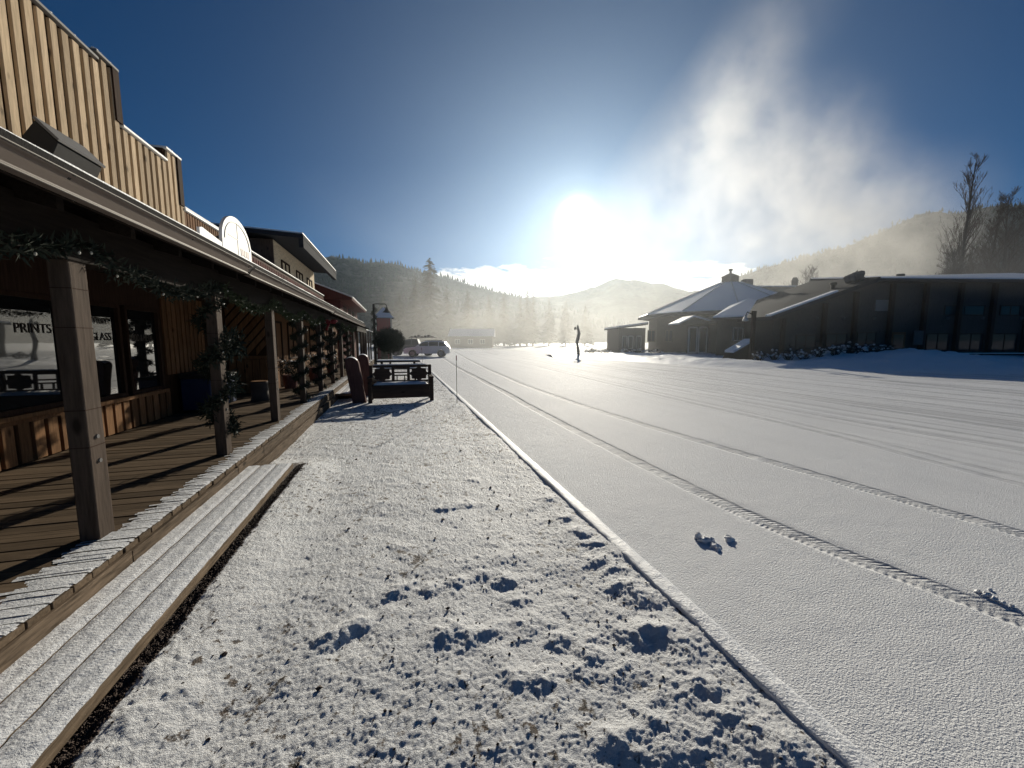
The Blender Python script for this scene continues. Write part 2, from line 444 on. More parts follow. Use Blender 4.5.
# pebbles and dark crumbs on the verge: nobody could count them
mb = MB()
def pebble(x, y, r, z):
    a = random.uniform(0, 6.28); s = [random.uniform(.6, 1.2) for _ in range(3)]
    vs = [(1,0,0),(-1,0,0),(0,1,0),(0,-1,0),(0,0,1),(0,0,-1)]
    ca, sa = math.cos(a), math.sin(a)
    vs = [(x + r * (p[0]*s[0]*ca - p[1]*s[1]*sa), y + r * (p[0]*s[0]*sa + p[1]*s[1]*ca), z + r * .7 * p[2] * s[2]) for p in vs]
    mb.add(vs, [(0,2,4),(2,1,4),(1,3,4),(3,0,4),(2,0,5),(1,2,5),(3,1,5),(0,3,5)])
for k in range(7000):
    y = math.exp(random.uniform(math.log(1.0), math.log(5.6))); x = random.uniform(-1.29, -1.222) + abs(random.gauss(0, .020))
    pebble(x, y, random.uniform(.004, .011), verge_h(x, y) + .004)
for k in range(700):
    x = random.uniform(-1.2, 1.55); y = math.exp(random.uniform(math.log(.9), math.log(12))); pebble(x, y, random.uniform(.004, .010), verge_h(x, y) + .003)
for k in range(26):
    x = random.uniform(-1.1, 1.3); y = random.uniform(1.0, 6); pebble(x, y, random.uniform(.012, .02), verge_h(x, y) + .006)
PEB = plain('gravel', (.075, .05, .038), .85, 0, .5, 60, 0)
tag(mb.build('gravel', PEB), 'dark reddish gravel showing along the snowy step plank and through the snow', 'gravel', kind='stuff')

# road sheet
xs2 = 1.66 + (lin(0, 1, 330) ** 1.7) * 44; ys2 = np.concatenate([lin(-6, .3, 30)[:-1], np.exp(lin(math.log(.3), math.log(200), 560))])
X, Y = np.meshgrid(xs2, ys2)
Z = (fbm(X, Y, .35, 3, 100) - .5) * .03 + (fbm(X, Y, 7, 3, 101) - .5) * .006
far = sstep(6, 16, X)
Z += far * ((fbm(X * 1.0, Y * .10, 1.1, 4, 104) - .5) * .06 + (fbm(X * 1.0, Y * .05, 4.0, 3, 105) - .5) * .035)
for i in range(len(TRACKS)):
    w = TRACKS[i][0]; d = np.abs(X - track_x(i, np.clip(Y, 0, 64)))
    Z -= .010 * TRACKS[i][1] * sstep(w * .7, w * .4, d); Z += .002 * np.exp(-((d - w * .75) / .05) ** 2)
def road_h(x, y): return float(Z2[np.searchsorted(ys2, y) - 1, np.searchsorted(xs2, x) - 1])
Z2 = Z
tag(grid_mesh('road', X, Y, Z, M['road']), kind='structure')

# kerb between gravel and road, with a snow top
ysk = np.exp(lin(math.log(.4), math.log(62), 500))
prof = [(1.575, -.075), (1.578, .010), (1.583, .0155), (1.62, .0165), (1.672, .0165), (1.688, .012), (1.70, -.01)]
X = np.array([[p[0] + (vnoise(np.array([y * 5.0]), np.array([k * 3.0]), 5)[0] - .5) * .008 for k, p in enumerate(prof)] for y in ysk])
Y = np.repeat(ysk[:, None], len(prof), 1)
Z = np.array([[p[1] + (vnoise(np.array([y * 14.0]), np.array([k * 1.0]), 6)[0] - .5) * .006 for k, p in enumerate(prof)] for y in ysk])
o = grid_mesh('kerb', X, Y, Z, snow_mat('kerb_snow', 80, .7, .014), smooth=False); tag(o, kind='structure')

# snow clods kicked up on the road
p = onz(716, 540); t = thing('snow_clump', (p[0], p[1], 0), 'broken lump of snow lying alone on the smooth snowy road', 'snow clump')
z0 = road_h(p[0], p[1])
mb = MB()
for (px, py, r, hh, sd) in [(705, 541, .05, .028, 1), (698, 538, .032, .036, 2), (715, 546, .042, .018, 3), (718, 550, .022, .016, 4), (711, 541, .03, .024, 5)]:
    q = onz(px, py); mb.blob((q[0], q[1], z0 + hh * .3), (r, r * .7, hh), sd, .35, 16, 10)
mb.build('clod', M['snow'], t, True)
mb = MB(); q = onz(729, 540); mb.blob((q[0], q[1], z0 + .01), (.038, .03, .022), 9, .35, 16, 10); mb.blob((q[0] + .03, q[1] + .04, z0), (.025, .02, .02), 11, .35, 12, 8)
mb.build('clod', M['snow'], t, True)

p = onz(988, 596); t = thing('snow_clump', (p[0], p[1], 0), 'low crumbled clods of snow lying in the tyre track at the right', 'snow clump')
z0 = road_h(p[0], p[1])
for k, (px, py, r) in enumerate([(978, 592, .022), (986, 595, .030), (994, 599, .024), (1003, 603, .018), (990, 590, .014), (1012, 606, .014)]):
    q = onz(px, py); mb = MB(); mb.blob((q[0], q[1], z0 + .004), (r, r * .7, r * .55), 60 + k, .4, 14, 9); mb.build('clod', M['snow'], t, True)

# ------------------------------------------------------------------ boardwalk
DZ = .30
t = thing('boardwalk', (-2.8, 2, 0), 'brown plank boardwalk under the porch roof with a strip of snow at its edge', 'boardwalk')
mb = MB(); y = -1.5
while y < 30:
    w = .14; x1 = -1.70 + random.uniform(-.006, .006); z = DZ + random.uniform(-.003, .003)
    mb.box(-4.6, x1, y, y + w - .010, z - .035, z); y += w
mb.build('plank', M['deck'], t, bevel=.003)
mb = MB(); y = -1.5
while y < 30:
    seg = random.uniform(.5, 2.4)
    z1 = DZ - .038; mb.box(-1.735 + random.uniform(-.008, .004), -1.69, y, y + seg - .006, z1 - .115 + random.uniform(-.01, .01), z1 + random.uniform(-.012, .0)); y += seg
mb.build('rim_board', M['rim_wood'], t, bevel=.004)
mb = MB(); y = -1.5
while y < 30:
    seg = random.uniform(1.2, 3); mb.box(-1.725, -1.665, y, y + seg - .004, -.07, DZ - .172 + random.uniform(-.010, .006)); y += seg
mb.build('skirt_board', M['rim_wood'], t, bevel=.004)
mb = MB(); y = -1.5
while y < 30:                                        # snow that blew in: one ragged tongue set per plank
    for k in range(5):
        y0 = y + k * .026; yn = y0 + .0265
        reach = .10 + .18 * fbm(np.array([y0 * 1.0]), np.array([0.]), 1.3, 3, 200)[0] + random.uniform(-.05, .06) + (.10 if y < 3.2 else 0)
        xe = -1.705 + random.uniform(-.01, .004); hh = random.uniform(.004, .010)
        mb.add([(xe, y0, DZ + .002), (xe, yn, DZ + .002), (xe - .02, y0, DZ + hh), (xe - .02, yn, DZ + hh), (xe - reach * .8, y0, DZ + hh * .8), (xe - reach * .8, yn, DZ + hh * .8), (xe - reach, y0, DZ + .001), (xe - reach - .01, yn, DZ + .001)],
               [(0, 1, 3, 2), (2, 3, 5, 4), (4, 5, 7, 6)])
    y += .14
mb.build('snow_strip', M['snow'], t, True)

# low plank steps beside the boardwalk
def plank_step(y0, y1, z, x0, x1, label):
    t = thing('plank_step', (-1.45, (y0 + y1) / 2, 0), label, 'step', 'plank steps beside the boardwalk')
    n = 3; w = (x1 - x0) / n
    for k in range(n):
        mb = MB(); mb.box(x0 + k * w + .002, x0 + (k + 1) * w - .002, y0, y1 - random.uniform(0, .02), z - .064, z); mb.build('plank', M['old_wood'], t, bevel=.006)
    for yy in np.arange(y0 + .4, y1, 1.2):
        mb = MB(); mb.box(x0 + .02, x1 - .06, yy, yy + .045, -.07, z - .066); mb.build('joist', M['trim_dark'], t)
    for k in range(n):
        xa = lin(0, 1, 30) * (w - .008) + x0 + k * w + .004
        ya = np.concatenate([[0, .006], lin(.02, y1 - y0 - .03, max(8, int((y1 - max(y0, .5)) / .02)))]) + y0
        X, Y = np.meshgrid(xa, ya)
        X = X + (fbm(X, Y, 18, 2, 301) - .5) * .010
        e = np.minimum(np.minimum((xa - xa[0])[None, :], (xa[-1] - xa)[None, :]) / .035, 1)
        Z = z + .001 + e * (.004 + .007 * fbm(X, Y, 24, 3, 300 + k))
        Z = np.maximum(Z, z + .0008)
        g = grid_mesh('snow_cover', X + 1.45, Y - (y0 + y1) / 2, Z, M['snow']); g.parent = t
    return t
plank_step(-.6, 5.15, .165, -1.733, -1.235, 'long snow covered plank step running along the boardwalk edge in front')
plank_step(11.7, 15.5, .165, -1.733, -1.235, 'short snow covered plank step further along beside the round topped slabs')

# ------------------------------------------------------------------ porch (posts, beams, roof, gutter)
PX = -2.0
porch = thing('covered_porch', (-2.8, 8, 0), 'long dark porch roof on square wooden posts along the shopfronts', 'porch')
post_y = [1.17 + 2.04 * i for i in range(13)]
mb = MB(); mb.box(-.022, .085, -.075, .075, 0, 1.86)
first = mb.build('post', M['post'], porch, bevel=.008, local=True)
mb = MB()
for zz in (.62, .86, 1.38, 1.62): mb.box(-.0235, .0865, -.0765, .0765, zz, zz + .005)
mb.each('seam', M['trim_dark'], first, local=True)
mb = MB()
for zz in (.58, .70): mb.lathe([(.012, 0), (.012, .01)], 0, 0, 8); 
mb = MB()
for zz in (.52, .68):
    mb.tube([(.085, .0, zz), (.094, .0, zz)], .014, 8)
mb.each('bolt', M['coping'], first, local=True)
for i, y in enumerate(post_y):
    p = first if i == 0 else copy_tree(first, porch)
    p.location = Vector((PX, y, DZ)) - porch.location
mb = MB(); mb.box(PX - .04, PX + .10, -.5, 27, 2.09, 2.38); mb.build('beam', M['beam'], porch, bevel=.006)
mb = MB(); mb.box(-4.6, -3.84, -1, 27, 2.9, 3.0); 
# rafters + roof
mb = MB()
for y in np.arange(-.3, 27, .62):
    mb.add([(-3.8, y, 2.86), (-1.73, y, 2.30), (-1.73, y, 2.385), (-3.8, y, 2.98), (-3.8, y + .05, 2.86), (-1.73, y + .05, 2.30), (-1.73, y + .05, 2.385), (-3.8, y + .05, 2.98)],
           [(0,1,2,3),(7,6,5,4),(0,4,5,1),(1,5,6,2),(2,6,7,3),(3,7,4,0)])
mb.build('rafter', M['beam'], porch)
mb = MB(); mb.prism([(-3.83, 2.985), (-1.604, 2.371), (-1.604, 2.503), (-3.83, 3.105)], -1.2, 21.6, 'y'); mb.build('roof', M['shingle'], porch)
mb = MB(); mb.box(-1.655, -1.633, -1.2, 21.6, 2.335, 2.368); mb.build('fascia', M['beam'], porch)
ya = lin(-1.2, 21.6, 420); sec = []
for y in ya:
    q = (vnoise(np.array([y * 2.1]), np.array([0.]), 7)[0]); q2 = vnoise(np.array([y * 7.]), np.array([3.]), 8)[0]
    sec.append([(-1.604, 2.505), (-1.602 - .003 * q2, 2.507 + .004 * q + .004 * q2), (-1.63, 2.517 + .008 * q), (-2.4, 2.725 + .01 * q2), (-3.80, 3.115)])
A = np.array(sec); g = grid_mesh('snow_cover', A[:, :, 0] + 2.8, np.repeat(ya[:, None], 5, 1) - 8, A[:, :, 1], M['snow']); g.parent = porch
def gutter(y0, y1, zb, sc=.80):
    DX = .187
    pr = [(-1.828, .115), (-1.828, 0), (-1.775, 0), (-1.765, .012), (-1.768, .02), (-1.735, .085), (-1.72, .09), (-1.715, .098), (-1.72, .108), (-1.735, .105), (-1.745, .092), (-1.78, .022), (-1.82, .008), (-1.822, .115)]
    mb = MB(); mb.prism([(a + DX, zb + b * sc) for a, b in pr], y0, y1, 'y'); g = mb.build('gutter', M['gutter'], porch, bevel=.003)
    mb = MB(); mb.box(-1.768 + DX, -1.758 + DX, y0 + .002, y1 - .002, zb - .002, zb + .004); mb.build('lower_lip', M['lip'], g)
    mb = MB(); mb.box(-1.717 + DX, -1.708 + DX, y0 + .002, y1 - .002, zb + .102 * sc, zb + .108 * sc); mb.build('upper_lip', M['lip'], g)
    mb = MB()
    for yy in np.arange(max(y0, 1.0) + .35, y1, 1.25): mb.prism([(a + DX, b) for a, b in [(-1.773, zb + .016), (-1.732, zb + .088 * sc), (-1.714, zb + .095 * sc), (-1.714, zb + .112 * sc), (-1.75, zb + .112 * sc), (-1.79, zb + .016)]], yy, yy + .02, 'y')
    mb.each('bracket', M['metal_dark'], g)
gutter(-1.2, 5.17, 2.34); gutter(5.22, 11.4, 2.331, .76); gutter(11.46, 21.6, 2.313, .62)
# roof-top lamp hood box leaning on the roof
t = thing('roof_hood', (-3.3, 5.6, 2.95), 'dark metal hood box standing on the porch roof against tan boards', 'roof vent')
pr = [(-3.50, 3.0), (-3.30, 2.95), (-3.30, 3.40), (-3.22, 3.58), (-3.38, 3.77), (-3.50, 3.60)]
mb = MB(); mb.prism(pr, 5.32, 5.95, 'y'); mb.build('body', M['metal_dark'], t, bevel=.008)
mb = MB(); mb.prism([(-3.205, 3.585), (-3.195, 3.605), (-3.375, 3.80), (-3.385, 3.775)], 5.30, 5.97, 'y'); mb.build('lid', M['coping'], t)

# ------------------------------------------------------------------ shop one (tan boards)
WX = -3.83
shop = thing('shop_building', (-7, 5, 0), 'tan board fronted shop with stepped parapet and lettered windows, nearest on the boardwalk', 'shop')
steps = [(-2.0, 7.12, 5.37), (7.12, 7.54, 5.46), (7.54, 8.70, 4.72), (8.70, 9.20, 4.93)]
mb = MB()
for a, b, z in steps: mb.box(WX - .12, WX, a, b, 3.0, z)
mb.build('wall', M['board_back'], shop)
mb = MB(); mb.box(-11, WX - .13, -3, 9.2, 0, 4.4); mb.build('rear_wall', M['board_dark'], shop)
mb = MB(); y = -1.9; 
while y < 9.15:
    zt = [z for a, b, z in steps if a <= y + .06 <= b][0] - .03
    dark = (7.42 < y + .06 < 7.56) or (9.03 < y + .06)
    w = .102 + random.uniform(-.006, .006)
    mb.box(WX + .0, WX + .034, y, y + w, 3.02 + random.uniform(0, .02), zt)
    y += .172
mb.build('siding', M['board_tan'], shop, bevel=.003)
mb = MB(); mb.box(WX + .0, WX + .055, 7.41, 7.55, 4.745, 5.455); mb.box(WX, WX + .055, 9.06, 9.205, 4.1, 4.925)
mb.each('corner_board', M['trim_dark'], shop, bevel=.004)
for k, (a, b, z) in enumerate(steps):
    mb = MB(); dz = .0
    deep = .5 if k in (1, 3) else .2
    mb.box(WX - deep, WX + .06, a + (.0 if k != 1 else -.02), b + .012, z, z + .035)
    c = mb.build('coping', M['coping_white'] if k > 1 else M['coping'], shop, bevel=.004)
    mb = MB()
    for q in range(7 if k == 0 else 3): 
        yy = random.uniform(max(a, 5.5), b - .05); mb.blob((WX + .02, yy, z + .04), (.03, random.uniform(.02, .07), .018), q + k * 9, .3)
    mb.each('snow_cap', M['snow'], c, smooth=True)
    if k in (1, 3):
        mb = MB(); mb.box(WX - .5, WX - .125, a, b, z - .6, z - .001); mb.build('pier', M['trim_dark'], shop)
# shopfront below the porch: knee wall, sill, windows
mb = MB(); mb.box(WX - .10, WX - .02, -2, 8.15, DZ, .80); mb.build('knee_wall', M['board_back'], shop)
mb = MB(); y = -1.9
while y < 8.1:
    mb.box(WX - .02, WX + .015, y, y + .135, DZ + .02, .74 + random.uniform(-.004, .004)); y += .185
mb.build('knee_board', M['cedar'], shop, bevel=.004)
mb = MB(); mb.box(WX - .10, WX + .06, -2, 6.10, .79, .84); mb.box(WX - .10, WX + .06, 6.42, 8.12, .745, .80); mb.build('sill', M['cedar'], shop, bevel=.006)
mb = MB(); mb.box(WX - .02, WX + .02, -2, 8.15, .74, .789); mb.build('apron', M['board_brown'], shop)
mb = MB(); mb.box(WX - .10, WX - .01, -2, 8.15, 2.12, 3.02); mb.build('header', M['trim_dark'], shop)
def shop_window(y0, y1, z0, z1, parent, x=WX, mull=0):
    f = MB(); b = .055
    f.box(x - .06, x + .012, y0, y0 + b, z0, z1); f.box(x - .06, x + .012, y1 - b, y1, z0, z1)
    f.box(x - .06, x + .010, y0 + b, y1 - b, z0, z0 + b); f.box(x - .06, x + .010, y0 + b, y1 - b, z1 - b, z1)
    for k in range(mull):
        ym = y0 + (y1 - y0) * (k + 1) / (mull + 1); f.box(x - .05, x + .008, ym - .02, ym + .02, z0 + b, z1 - b)
    o = f.build('window', M['trim_dark'], parent, bevel=.004)
    g = MB(); g.box(x - .05, x - .035, y0 + b * .8, y1 - b * .8, z0 + b * .8, z1 - b * .8); g.build('pane', M['glass'], o)
    return o
def lettering(txt, y, z, size, parent, x, mat, rz=90.0, squeeze=1.0, name='lettering', rx=90.0, align='LEFT'):
    cu = bpy.data.curves.new(name, 'FONT'); cu.body = txt; cu.size = size; cu.extrude = .0012; cu.align_x = align
    cu.materials.append(mat)
    tmp = bpy.data.objects.new(name, cu); col.objects.link(tmp)
    me = bpy.data.meshes.new_from_object(tmp.evaluated_get(bpy.context.evaluated_depsgraph_get())); bpy.data.objects.remove(tmp)
    me.materials.clear(); me.materials.append(mat); ob = bpy.data.objects.new(name, me); col.objects.link(ob)
    ob.rotation_euler = (R(rx), 0, R(rz)); ob.scale = (squeeze, 1, 1); ob.parent = parent; ob.location = Vector((x, y, z)) - wpos(parent)
    return ob
ww = [shop_window(-1.5, 2.4, .84, 2.12, shop), shop_window(2.5, 4.35, .84, 2.12, shop), shop_window(4.45, 6.10, .84, 2.12, shop), shop_window(6.42, 7.12, .80, 2.12, shop), shop_window(7.22, 8.10, .80, 2.12, shop)]
mb = MB(); mb.box(WX - .09, WX + .03, 6.105, 6.415, .3, 2.12); mb.build('pilaster', M['trim_dark'], shop)
lettering('PRINTS', 5.48, 1.69, .15, ww[2], WX - .03, M['letter'])
lettering('POTTERY', 6.50, 1.83, .12, ww[3], WX - .03, M['letter'], squeeze=.8); lettering('GLASS', 6.56, 1.61, .15, ww[3], WX - .03, M['letter'], squeeze=.95)
lettering('WOOD & METAL', 7.30, 1.60, .15, ww[4], WX - .03, M['letter'], squeeze=.56)
# lattice of vertical boards beside the windows
mb = MB(); mb.box(WX - .1, WX - .02, 8.15, 9.75, DZ, 3.0); mb.build('side_panel', M['board_back'], shop)
mb = MB(); y = 8.2
while y < 9.7: mb.box(WX - .02, WX + .012, y, y + .11, 1.02, 2.4); y += .15
mb.build('panel_board', M['board_brown'], shop, bevel=.003)

# navy box by the wall
t = thing('storage_bin', (-3.45, 9.0, DZ), 'navy blue box standing against the brown boards beyond the shop windows', 'bin')
mb = MB(); mb.box(-3.79, -3.32, 8.5, 9.65, DZ + .04, .92); mb.build('body', M['blue'], t, bevel=.02)
mb = MB(); mb.prism([(-3.80, .925), (-3.29, .925), (-3.29, .955), (-3.80, 1.02)], 8.47, 9.68, 'y'); mb.build('lid', M['metal_dark'], t, bevel=.01)
mb = MB(); mb.box(-3.316, -3.312, 8.9, 9.2, .60, .76); mb.build('sticker', M['letter_red'], t)
mb = MB(); mb.box(-3.312, -3.296, 8.98, 9.18, .85, .875); mb.build('handle', M['metal_dark'], t, bevel=.004)

# white arched sign on the porch roof
t = thing('shop_sign', (-2.2, 6.85, 2.66), 'white arch topped signboard with low side wings standing on the porch roof', 'sign')
arch = [(6.30, 2.66)] + [(6.85 - .55 * math.cos(a), 2.98 + .38 * math.sin(a)) for a in lin(.0, math.pi, 22)] + [(7.40, 2.66)]
mb = MB(); mb.prism(arch, -2.235, -2.195, 'x'); mb.build('board', M['white'], t, bevel=.004)
mb = MB(); mb.prism([(5.67, 2.66), (5.67, 2.93), (5.74, 2.95), (6.298, 2.90), (6.298, 2.66)], -2.232, -2.20, 'x'); mb.build('wing', M['white'], t, bevel=.004)
mb = MB(); mb.prism([(7.402, 2.66), (7.402, 2.84), (7.85, 2.80), (7.85, 2.66)], -2.232, -2.20, 'x'); mb.build('wing', M['white'], t, bevel=.004)
mb = MB(); mb.tube([(-2.193, 6.85 - .47 * math.cos(a), 2.98 + .30 * math.sin(a)) for a in lin(0, math.pi, 20)], .008, 6); mb.box(-2.194, -2.19, 6.84, 6.856, 2.7, 3.3); mb.box(-2.194, -2.19, 6.5, 6.84, 3.05, 3.065); mb.build('moulding', M['offwhite'], t)
mb = MB()
for k in range(5): mb.box(-2.194, -2.189, 6.95 + .07 * k, 7.0 + .07 * k, 2.86 + .01 * (k % 2), 2.96)
for k in range(5): mb.box(-2.199, -2.195, 5.80 + .09 * k, 5.85 + .09 * k, 2.74, 2.85)
mb.each('faded_mark', M['letter_red'], t)
mb = MB()
for yy in (6.4, 7.3): mb.tube([(-2.24, yy, 3.0), (-2.7, yy, 2.8)], .018, 6)
mb.build('strut', M['metal_dark'], t)

# ------------------------------------------------------------------ second and third shops along the boardwalk
s2 = thing('shop_building', (-7, 11, 0), 'low brown board shop with a snow capped parapet behind the white sign', 'shop')
mb = MB(); mb.box(WX - .12, WX, 9.215, 12.7, 2.95, 4.05); mb.box(-11, WX - .13, 9.22, 12.7, 0, 3.8); mb.build('wall', M['board_back'], s2)
mb = MB(); y = 9.24
while y < 12.6: mb.box(WX, WX + .022, y, y + .07, 3.0, 4.03); y += .105
mb.build('siding', M['board_brown'], s2)
mb = MB(); mb.box(WX - .22, WX + .06, 9.215, 12.72, 4.05, 4.085); c = mb.build('coping', M['coping_white'], s2)
mb = MB(); mb.box(WX - .20, WX + .05, 9.215, 12.72, 4.086, 4.13); mb.build('snow_cap', M['snow'], c, bevel=.02)
mb = MB(); mb.box(-4.4, -4.3, 9.76, 11.2, DZ, 2.9); mb.build('door_wall', M['board_brown'], s2)
mb = MB(); mb.box(-4.299, -4.26, 9.9, 10.75, DZ + .02, 2.25); d = mb.build('door', M['trim_dark'], s2, bevel=.01)
mb = MB(); mb.tube([(-4.24, 10.0, 1.2), (-4.24, 10.0, 1.4)], .012); mb.build('handle', M['coping'], d)
mb = MB(); mb.box(-4.3, -3.12, 11.2, 11.28, DZ, 2.9); mb.build('return_wall', M['board_back'], s2)
mb = MB()
for k in range(7): mb.box(-4.28 + .165 * k, -4.28 + .165 * k + .15, 11.165, 11.198, DZ + .02, 1.15)
mb.build('siding', M['cedar'], s2, bevel=.003)
mb = MB()
for k in range(9):
    a = -4.25 + k * .2
    x0, z0_, x1_, z1_ = a - .5, 1.25, a + .55, 2.5
    x0c, x1c = max(x0, -4.28), min(x1_, -3.14)
    if x1c <= x0c + .02: continue
    f0 = (x0c - x0) / (x1_ - x0); f1 = (x1c - x0) / (x1_ - x0)
    za, zb_ = z0_ + (z1_ - z0_) * f0, z0_ + (z1_ - z0_) * f1
    mb.add([(x0c, 11.17, za), (x1c, 11.17, zb_), (x1c, 11.17, zb_ + .17), (x0c, 11.17, za + .17), (x0c, 11.198, za), (x1c, 11.198, zb_), (x1c, 11.198, zb_ + .17), (x0c, 11.198, za + .17)], [(0,1,2,3),(7,6,5,4),(0,4,5,1),(2,6,7,3),(3,7,4,0),(1,5,6,2)])
mb.build('diagonal_board', M['cedar'], s2)
mb = MB(); mb.box(-4.28, -3.13, 11.16, 11.2, 1.16, 1.24); mb.build('rail', M['board_brown'], s2)
mb = MB(); mb.box(-3.30, -3.22, 11.285, 24, DZ, 2.9); mb.build('front_wall', M['board_brown'], s2)
for y0 in (11.7, 13.6, 15.5, 18.0, 20.5): shop_window(y0, y0 + 1.25, 1.05, 2.15, s2, -3.20, 1)

s3 = thing('shop_building', (-7, 18, 0), 'dark reddish shop with a thin snowy parapet edge below the gabled upper storey', 'shop')
mb = MB(); mb.box(WX - .12, WX, 12.73, 24, 2.95, 4.0); mb.build('parapet', M['board_dark'], s3)
mb = MB(); y = 12.8
while y < 23.8: mb.box(WX, WX + .03, y, y + .14, 3.0, 3.9); y += .2
mb.build('siding', M['board_red'], s3)
mb = MB(); mb.box(WX - .2, WX + .05, 12.73, 24, 4.0, 4.035); c = mb.build('coping', M['metal_dark'], s3)
mb = MB(); mb.box(WX - .0, WX + .055, 12.74, 24, 4.036, 4.06); mb.build('snow_cap', M['snow'], c)
# upper storey
mb = MB(); mb.box(-13, -3.95, 15.6, 22.4, 2.5, 5.0); mb.build('upper_wall', M['cream'], s3)
mb = MB(); mb.box(-13, -3.96, 15.54, 15.598, 2.5, 5.0); mb.build('shaded_side_wall', M['board_dark'], s3)  # dark sheet over the cream side facing away from the sun, shade as colour
mb = MB(); mb.prism([(-13.5, 5.5), (-2.95, 5.02), (-2.95, 5.16), (-13.5, 5.66)], 15.2, 22.8, 'y'); rf = mb.build('roof', M['roof_dark'], s3)
mb = MB(); mb.prism([(-13.5, 5.67), (-2.97, 5.166), (-2.97, 5.215), (-13.5, 5.72)], 15.25, 22.8, 'y'); mb.build('snow_cap', M['snow'], rf)
mb = MB(); mb.box(-3.1, -2.96, 15.25, 22.75, 4.72, 5.015); mb.build('fascia', M['roof_dark'], s3)
for y0 in (16.4, 18.6, 20.6): shop_window(y0, y0 + 1.1, 3.6, 4.5, s3, -3.92, 1)

s4 = thing('shop_building', (-6, 32, 0), 'dark red gabled shop further down the row, past the cream upper storey', 'shop')
mb = MB(); mb.box(-9, -3.3, 26.5, 37, 0, 4.05); mb.build('wall', M['board_red'], s4)
mb = MB(); mb.prism([(-9.4, 4.06), (-2.6, 4.06), (-2.6, 4.2), (-6, 5.5), (-9.4, 4.2)], 26.2, 37.5, 'y'); rf = mb.build('roof', M['board_red'], s4)
mb = MB(); mb.prism([(-2.55, 4.21), (-6, 5.51), (-9.4, 4.21), (-9.4, 4.27), (-6, 5.58), (-2.55, 4.27)], 26.25, 37.5, 'y'); mb.build('snow_cap', M['snow'], rf)
mb = MB(); mb.box(-3.29, -3.2, 26.5, 37, 2.7, 2.9); mb.build('trim', M['white'], s4)
mb = MB(); mb.box(-9, -3.3, 26.42, 26.498, 2.75, 2.95); mb.build('trim', M['offwhite'], s4)
for y0 in (28, 30.5, 33): shop_window(y0, y0 + 1.2, 3.0, 3.85, s4, -3.27, 1)
mb = MB(); mb.prism([(-3.3, 2.65), (-2.1, 2.3), (-2.1, 2.36), (-3.3, 2.72)], 26.5, 37, 'y'); mb.build('awning', M['roof_dark'], s4)
mb = MB(); mb.prism([(-3.28, 2.73), (-2.08, 2.365), (-2.08, 2.42), (-3.28, 2.79)], 26.5, 37, 'y'); mb.build('snow_cap', M['snow'], s4)
for y in (27, 29.5, 32, 34.5):
    mb = MB(); mb.box(-2.2, -2.08, y, y + .12, 0, 2.3); mb.build('post', M['post'], s4)

# ------------------------------------------------------------------ greenery on the porch
def needles(mb, c, r, n, size=.05):
    for k in range(n):
        d = Vector((random.gauss(0, 1), random.gauss(0, 1), random.gauss(0, 1))).normalized()
        p = Vector(c) + d * r * random.uniform(.15, 1)
        e = (d + Vector((random.gauss(0, .5), random.gauss(0, .5), random.gauss(0, .5)))).normalized()
        w = e.orthogonal().normalized() * size * .16
        q = p + e * size * random.uniform(.7, 1.5)
        mb.add([p - w, p + w, q], [(0, 1, 2)])
def swag(y0, y1, label):
    c = Vector((PX + .10, (y0 + y1) / 2, 2.1))
    t = thing('garland', c, label, 'garland', 'swags of green garland under the porch eave')
    mb = MB(); bb = MB(); n = int((y1 - y0) / .03)
    for i in range(n + 1):
        s = i / n; z = 2.2 - .17 * 4 * s * (1 - s) * (.9 + .2 * random.random()) + random.gauss(0, .012)
        p = (PX + .12 + random.gauss(0, .015), y0 + (y1 - y0) * s, z)
        needles(mb, p, .035 + .045 * abs(math.sin(9 * s + y0)) ** 2, 18, .045)
        if i % 9 == 0: bb.blob((p[0] + .03, p[1], p[2] - .04), (.008, .008, .011), i, .0, 6, 4)
    mb.build('greenery', M['needle' if y0 > 4.5 else 'needle_dark'], t); bb.each('light_bulb', M['bulb'], t, smooth=True)  # nearest swags use darker needles: porch shade put into their colour
where = ['before the nearest post', 'from the nearest post to the wreathed post', 'after the wreathed post', 'third swag past the wreathed post', 'fourth swag past the wreathed post', 'fifth swag past the wreathed post', 'sixth swag past the wreathed post', 'swag nearest the far end of the porch']
where[2] = 'first swag past the wreathed post'
where.insert(3, 'second swag past the wreathed post')
for i in range(9): swag(post_y[i] + .04, post_y[i + 1] - .04, 'green needle garland with small bulbs, ' + where[i])
def wrap(i, turns, thick, label, z0=.4, z1=2.1, bulge=()):
    y = post_y[i]; t = thing('post_garland', (PX, y, DZ), label, 'garland', 'garlands wound around porch posts')
    mb = MB(); bb = MB(); n = int(turns * 34)
    for k in range(n):
        s = k / n; a = s * turns * 2 * math.pi; z = z0 + (z1 - z0) * s
        p = (PX + .12 * math.cos(a), y + .11 * math.sin(a), z)
        r = thick
        for bz, br in bulge: r += br * math.exp(-((z - bz) / .14) ** 2)
        needles(mb, (p[0] + (r - thick) * .6, p[1], p[2]), r, int(14 + 260 * max(0, r - thick)), .06)
        if k % 9 == 0: bb.blob((p[0] + .05, p[1], p[2]), (.010, .010, .013), k, 0, 6, 4)
    mb.build('greenery', M['needle_dark'], t); bb.each('light_bulb', M['bulb'], t, smooth=True)
wrap(2, 3, .045, 'thick green garland with bulky clumps wound round the second visible porch post', .55, 2.05, ((1.55, .12), (1.15, .08), (.75, .10)))
wrap(4, 6, .035, 'twinkling thin garland wound round the post two beyond the bulky garland')
wrap(5, 6, .035, 'thin garland spiralling round the post three beyond the bulky garland')
wrap(6, 6, .035, 'thin garland spiralling round the post four beyond the bulky garland')
wrap(8, 6, .04, 'dark garland round the post nearest the hanging wreath')
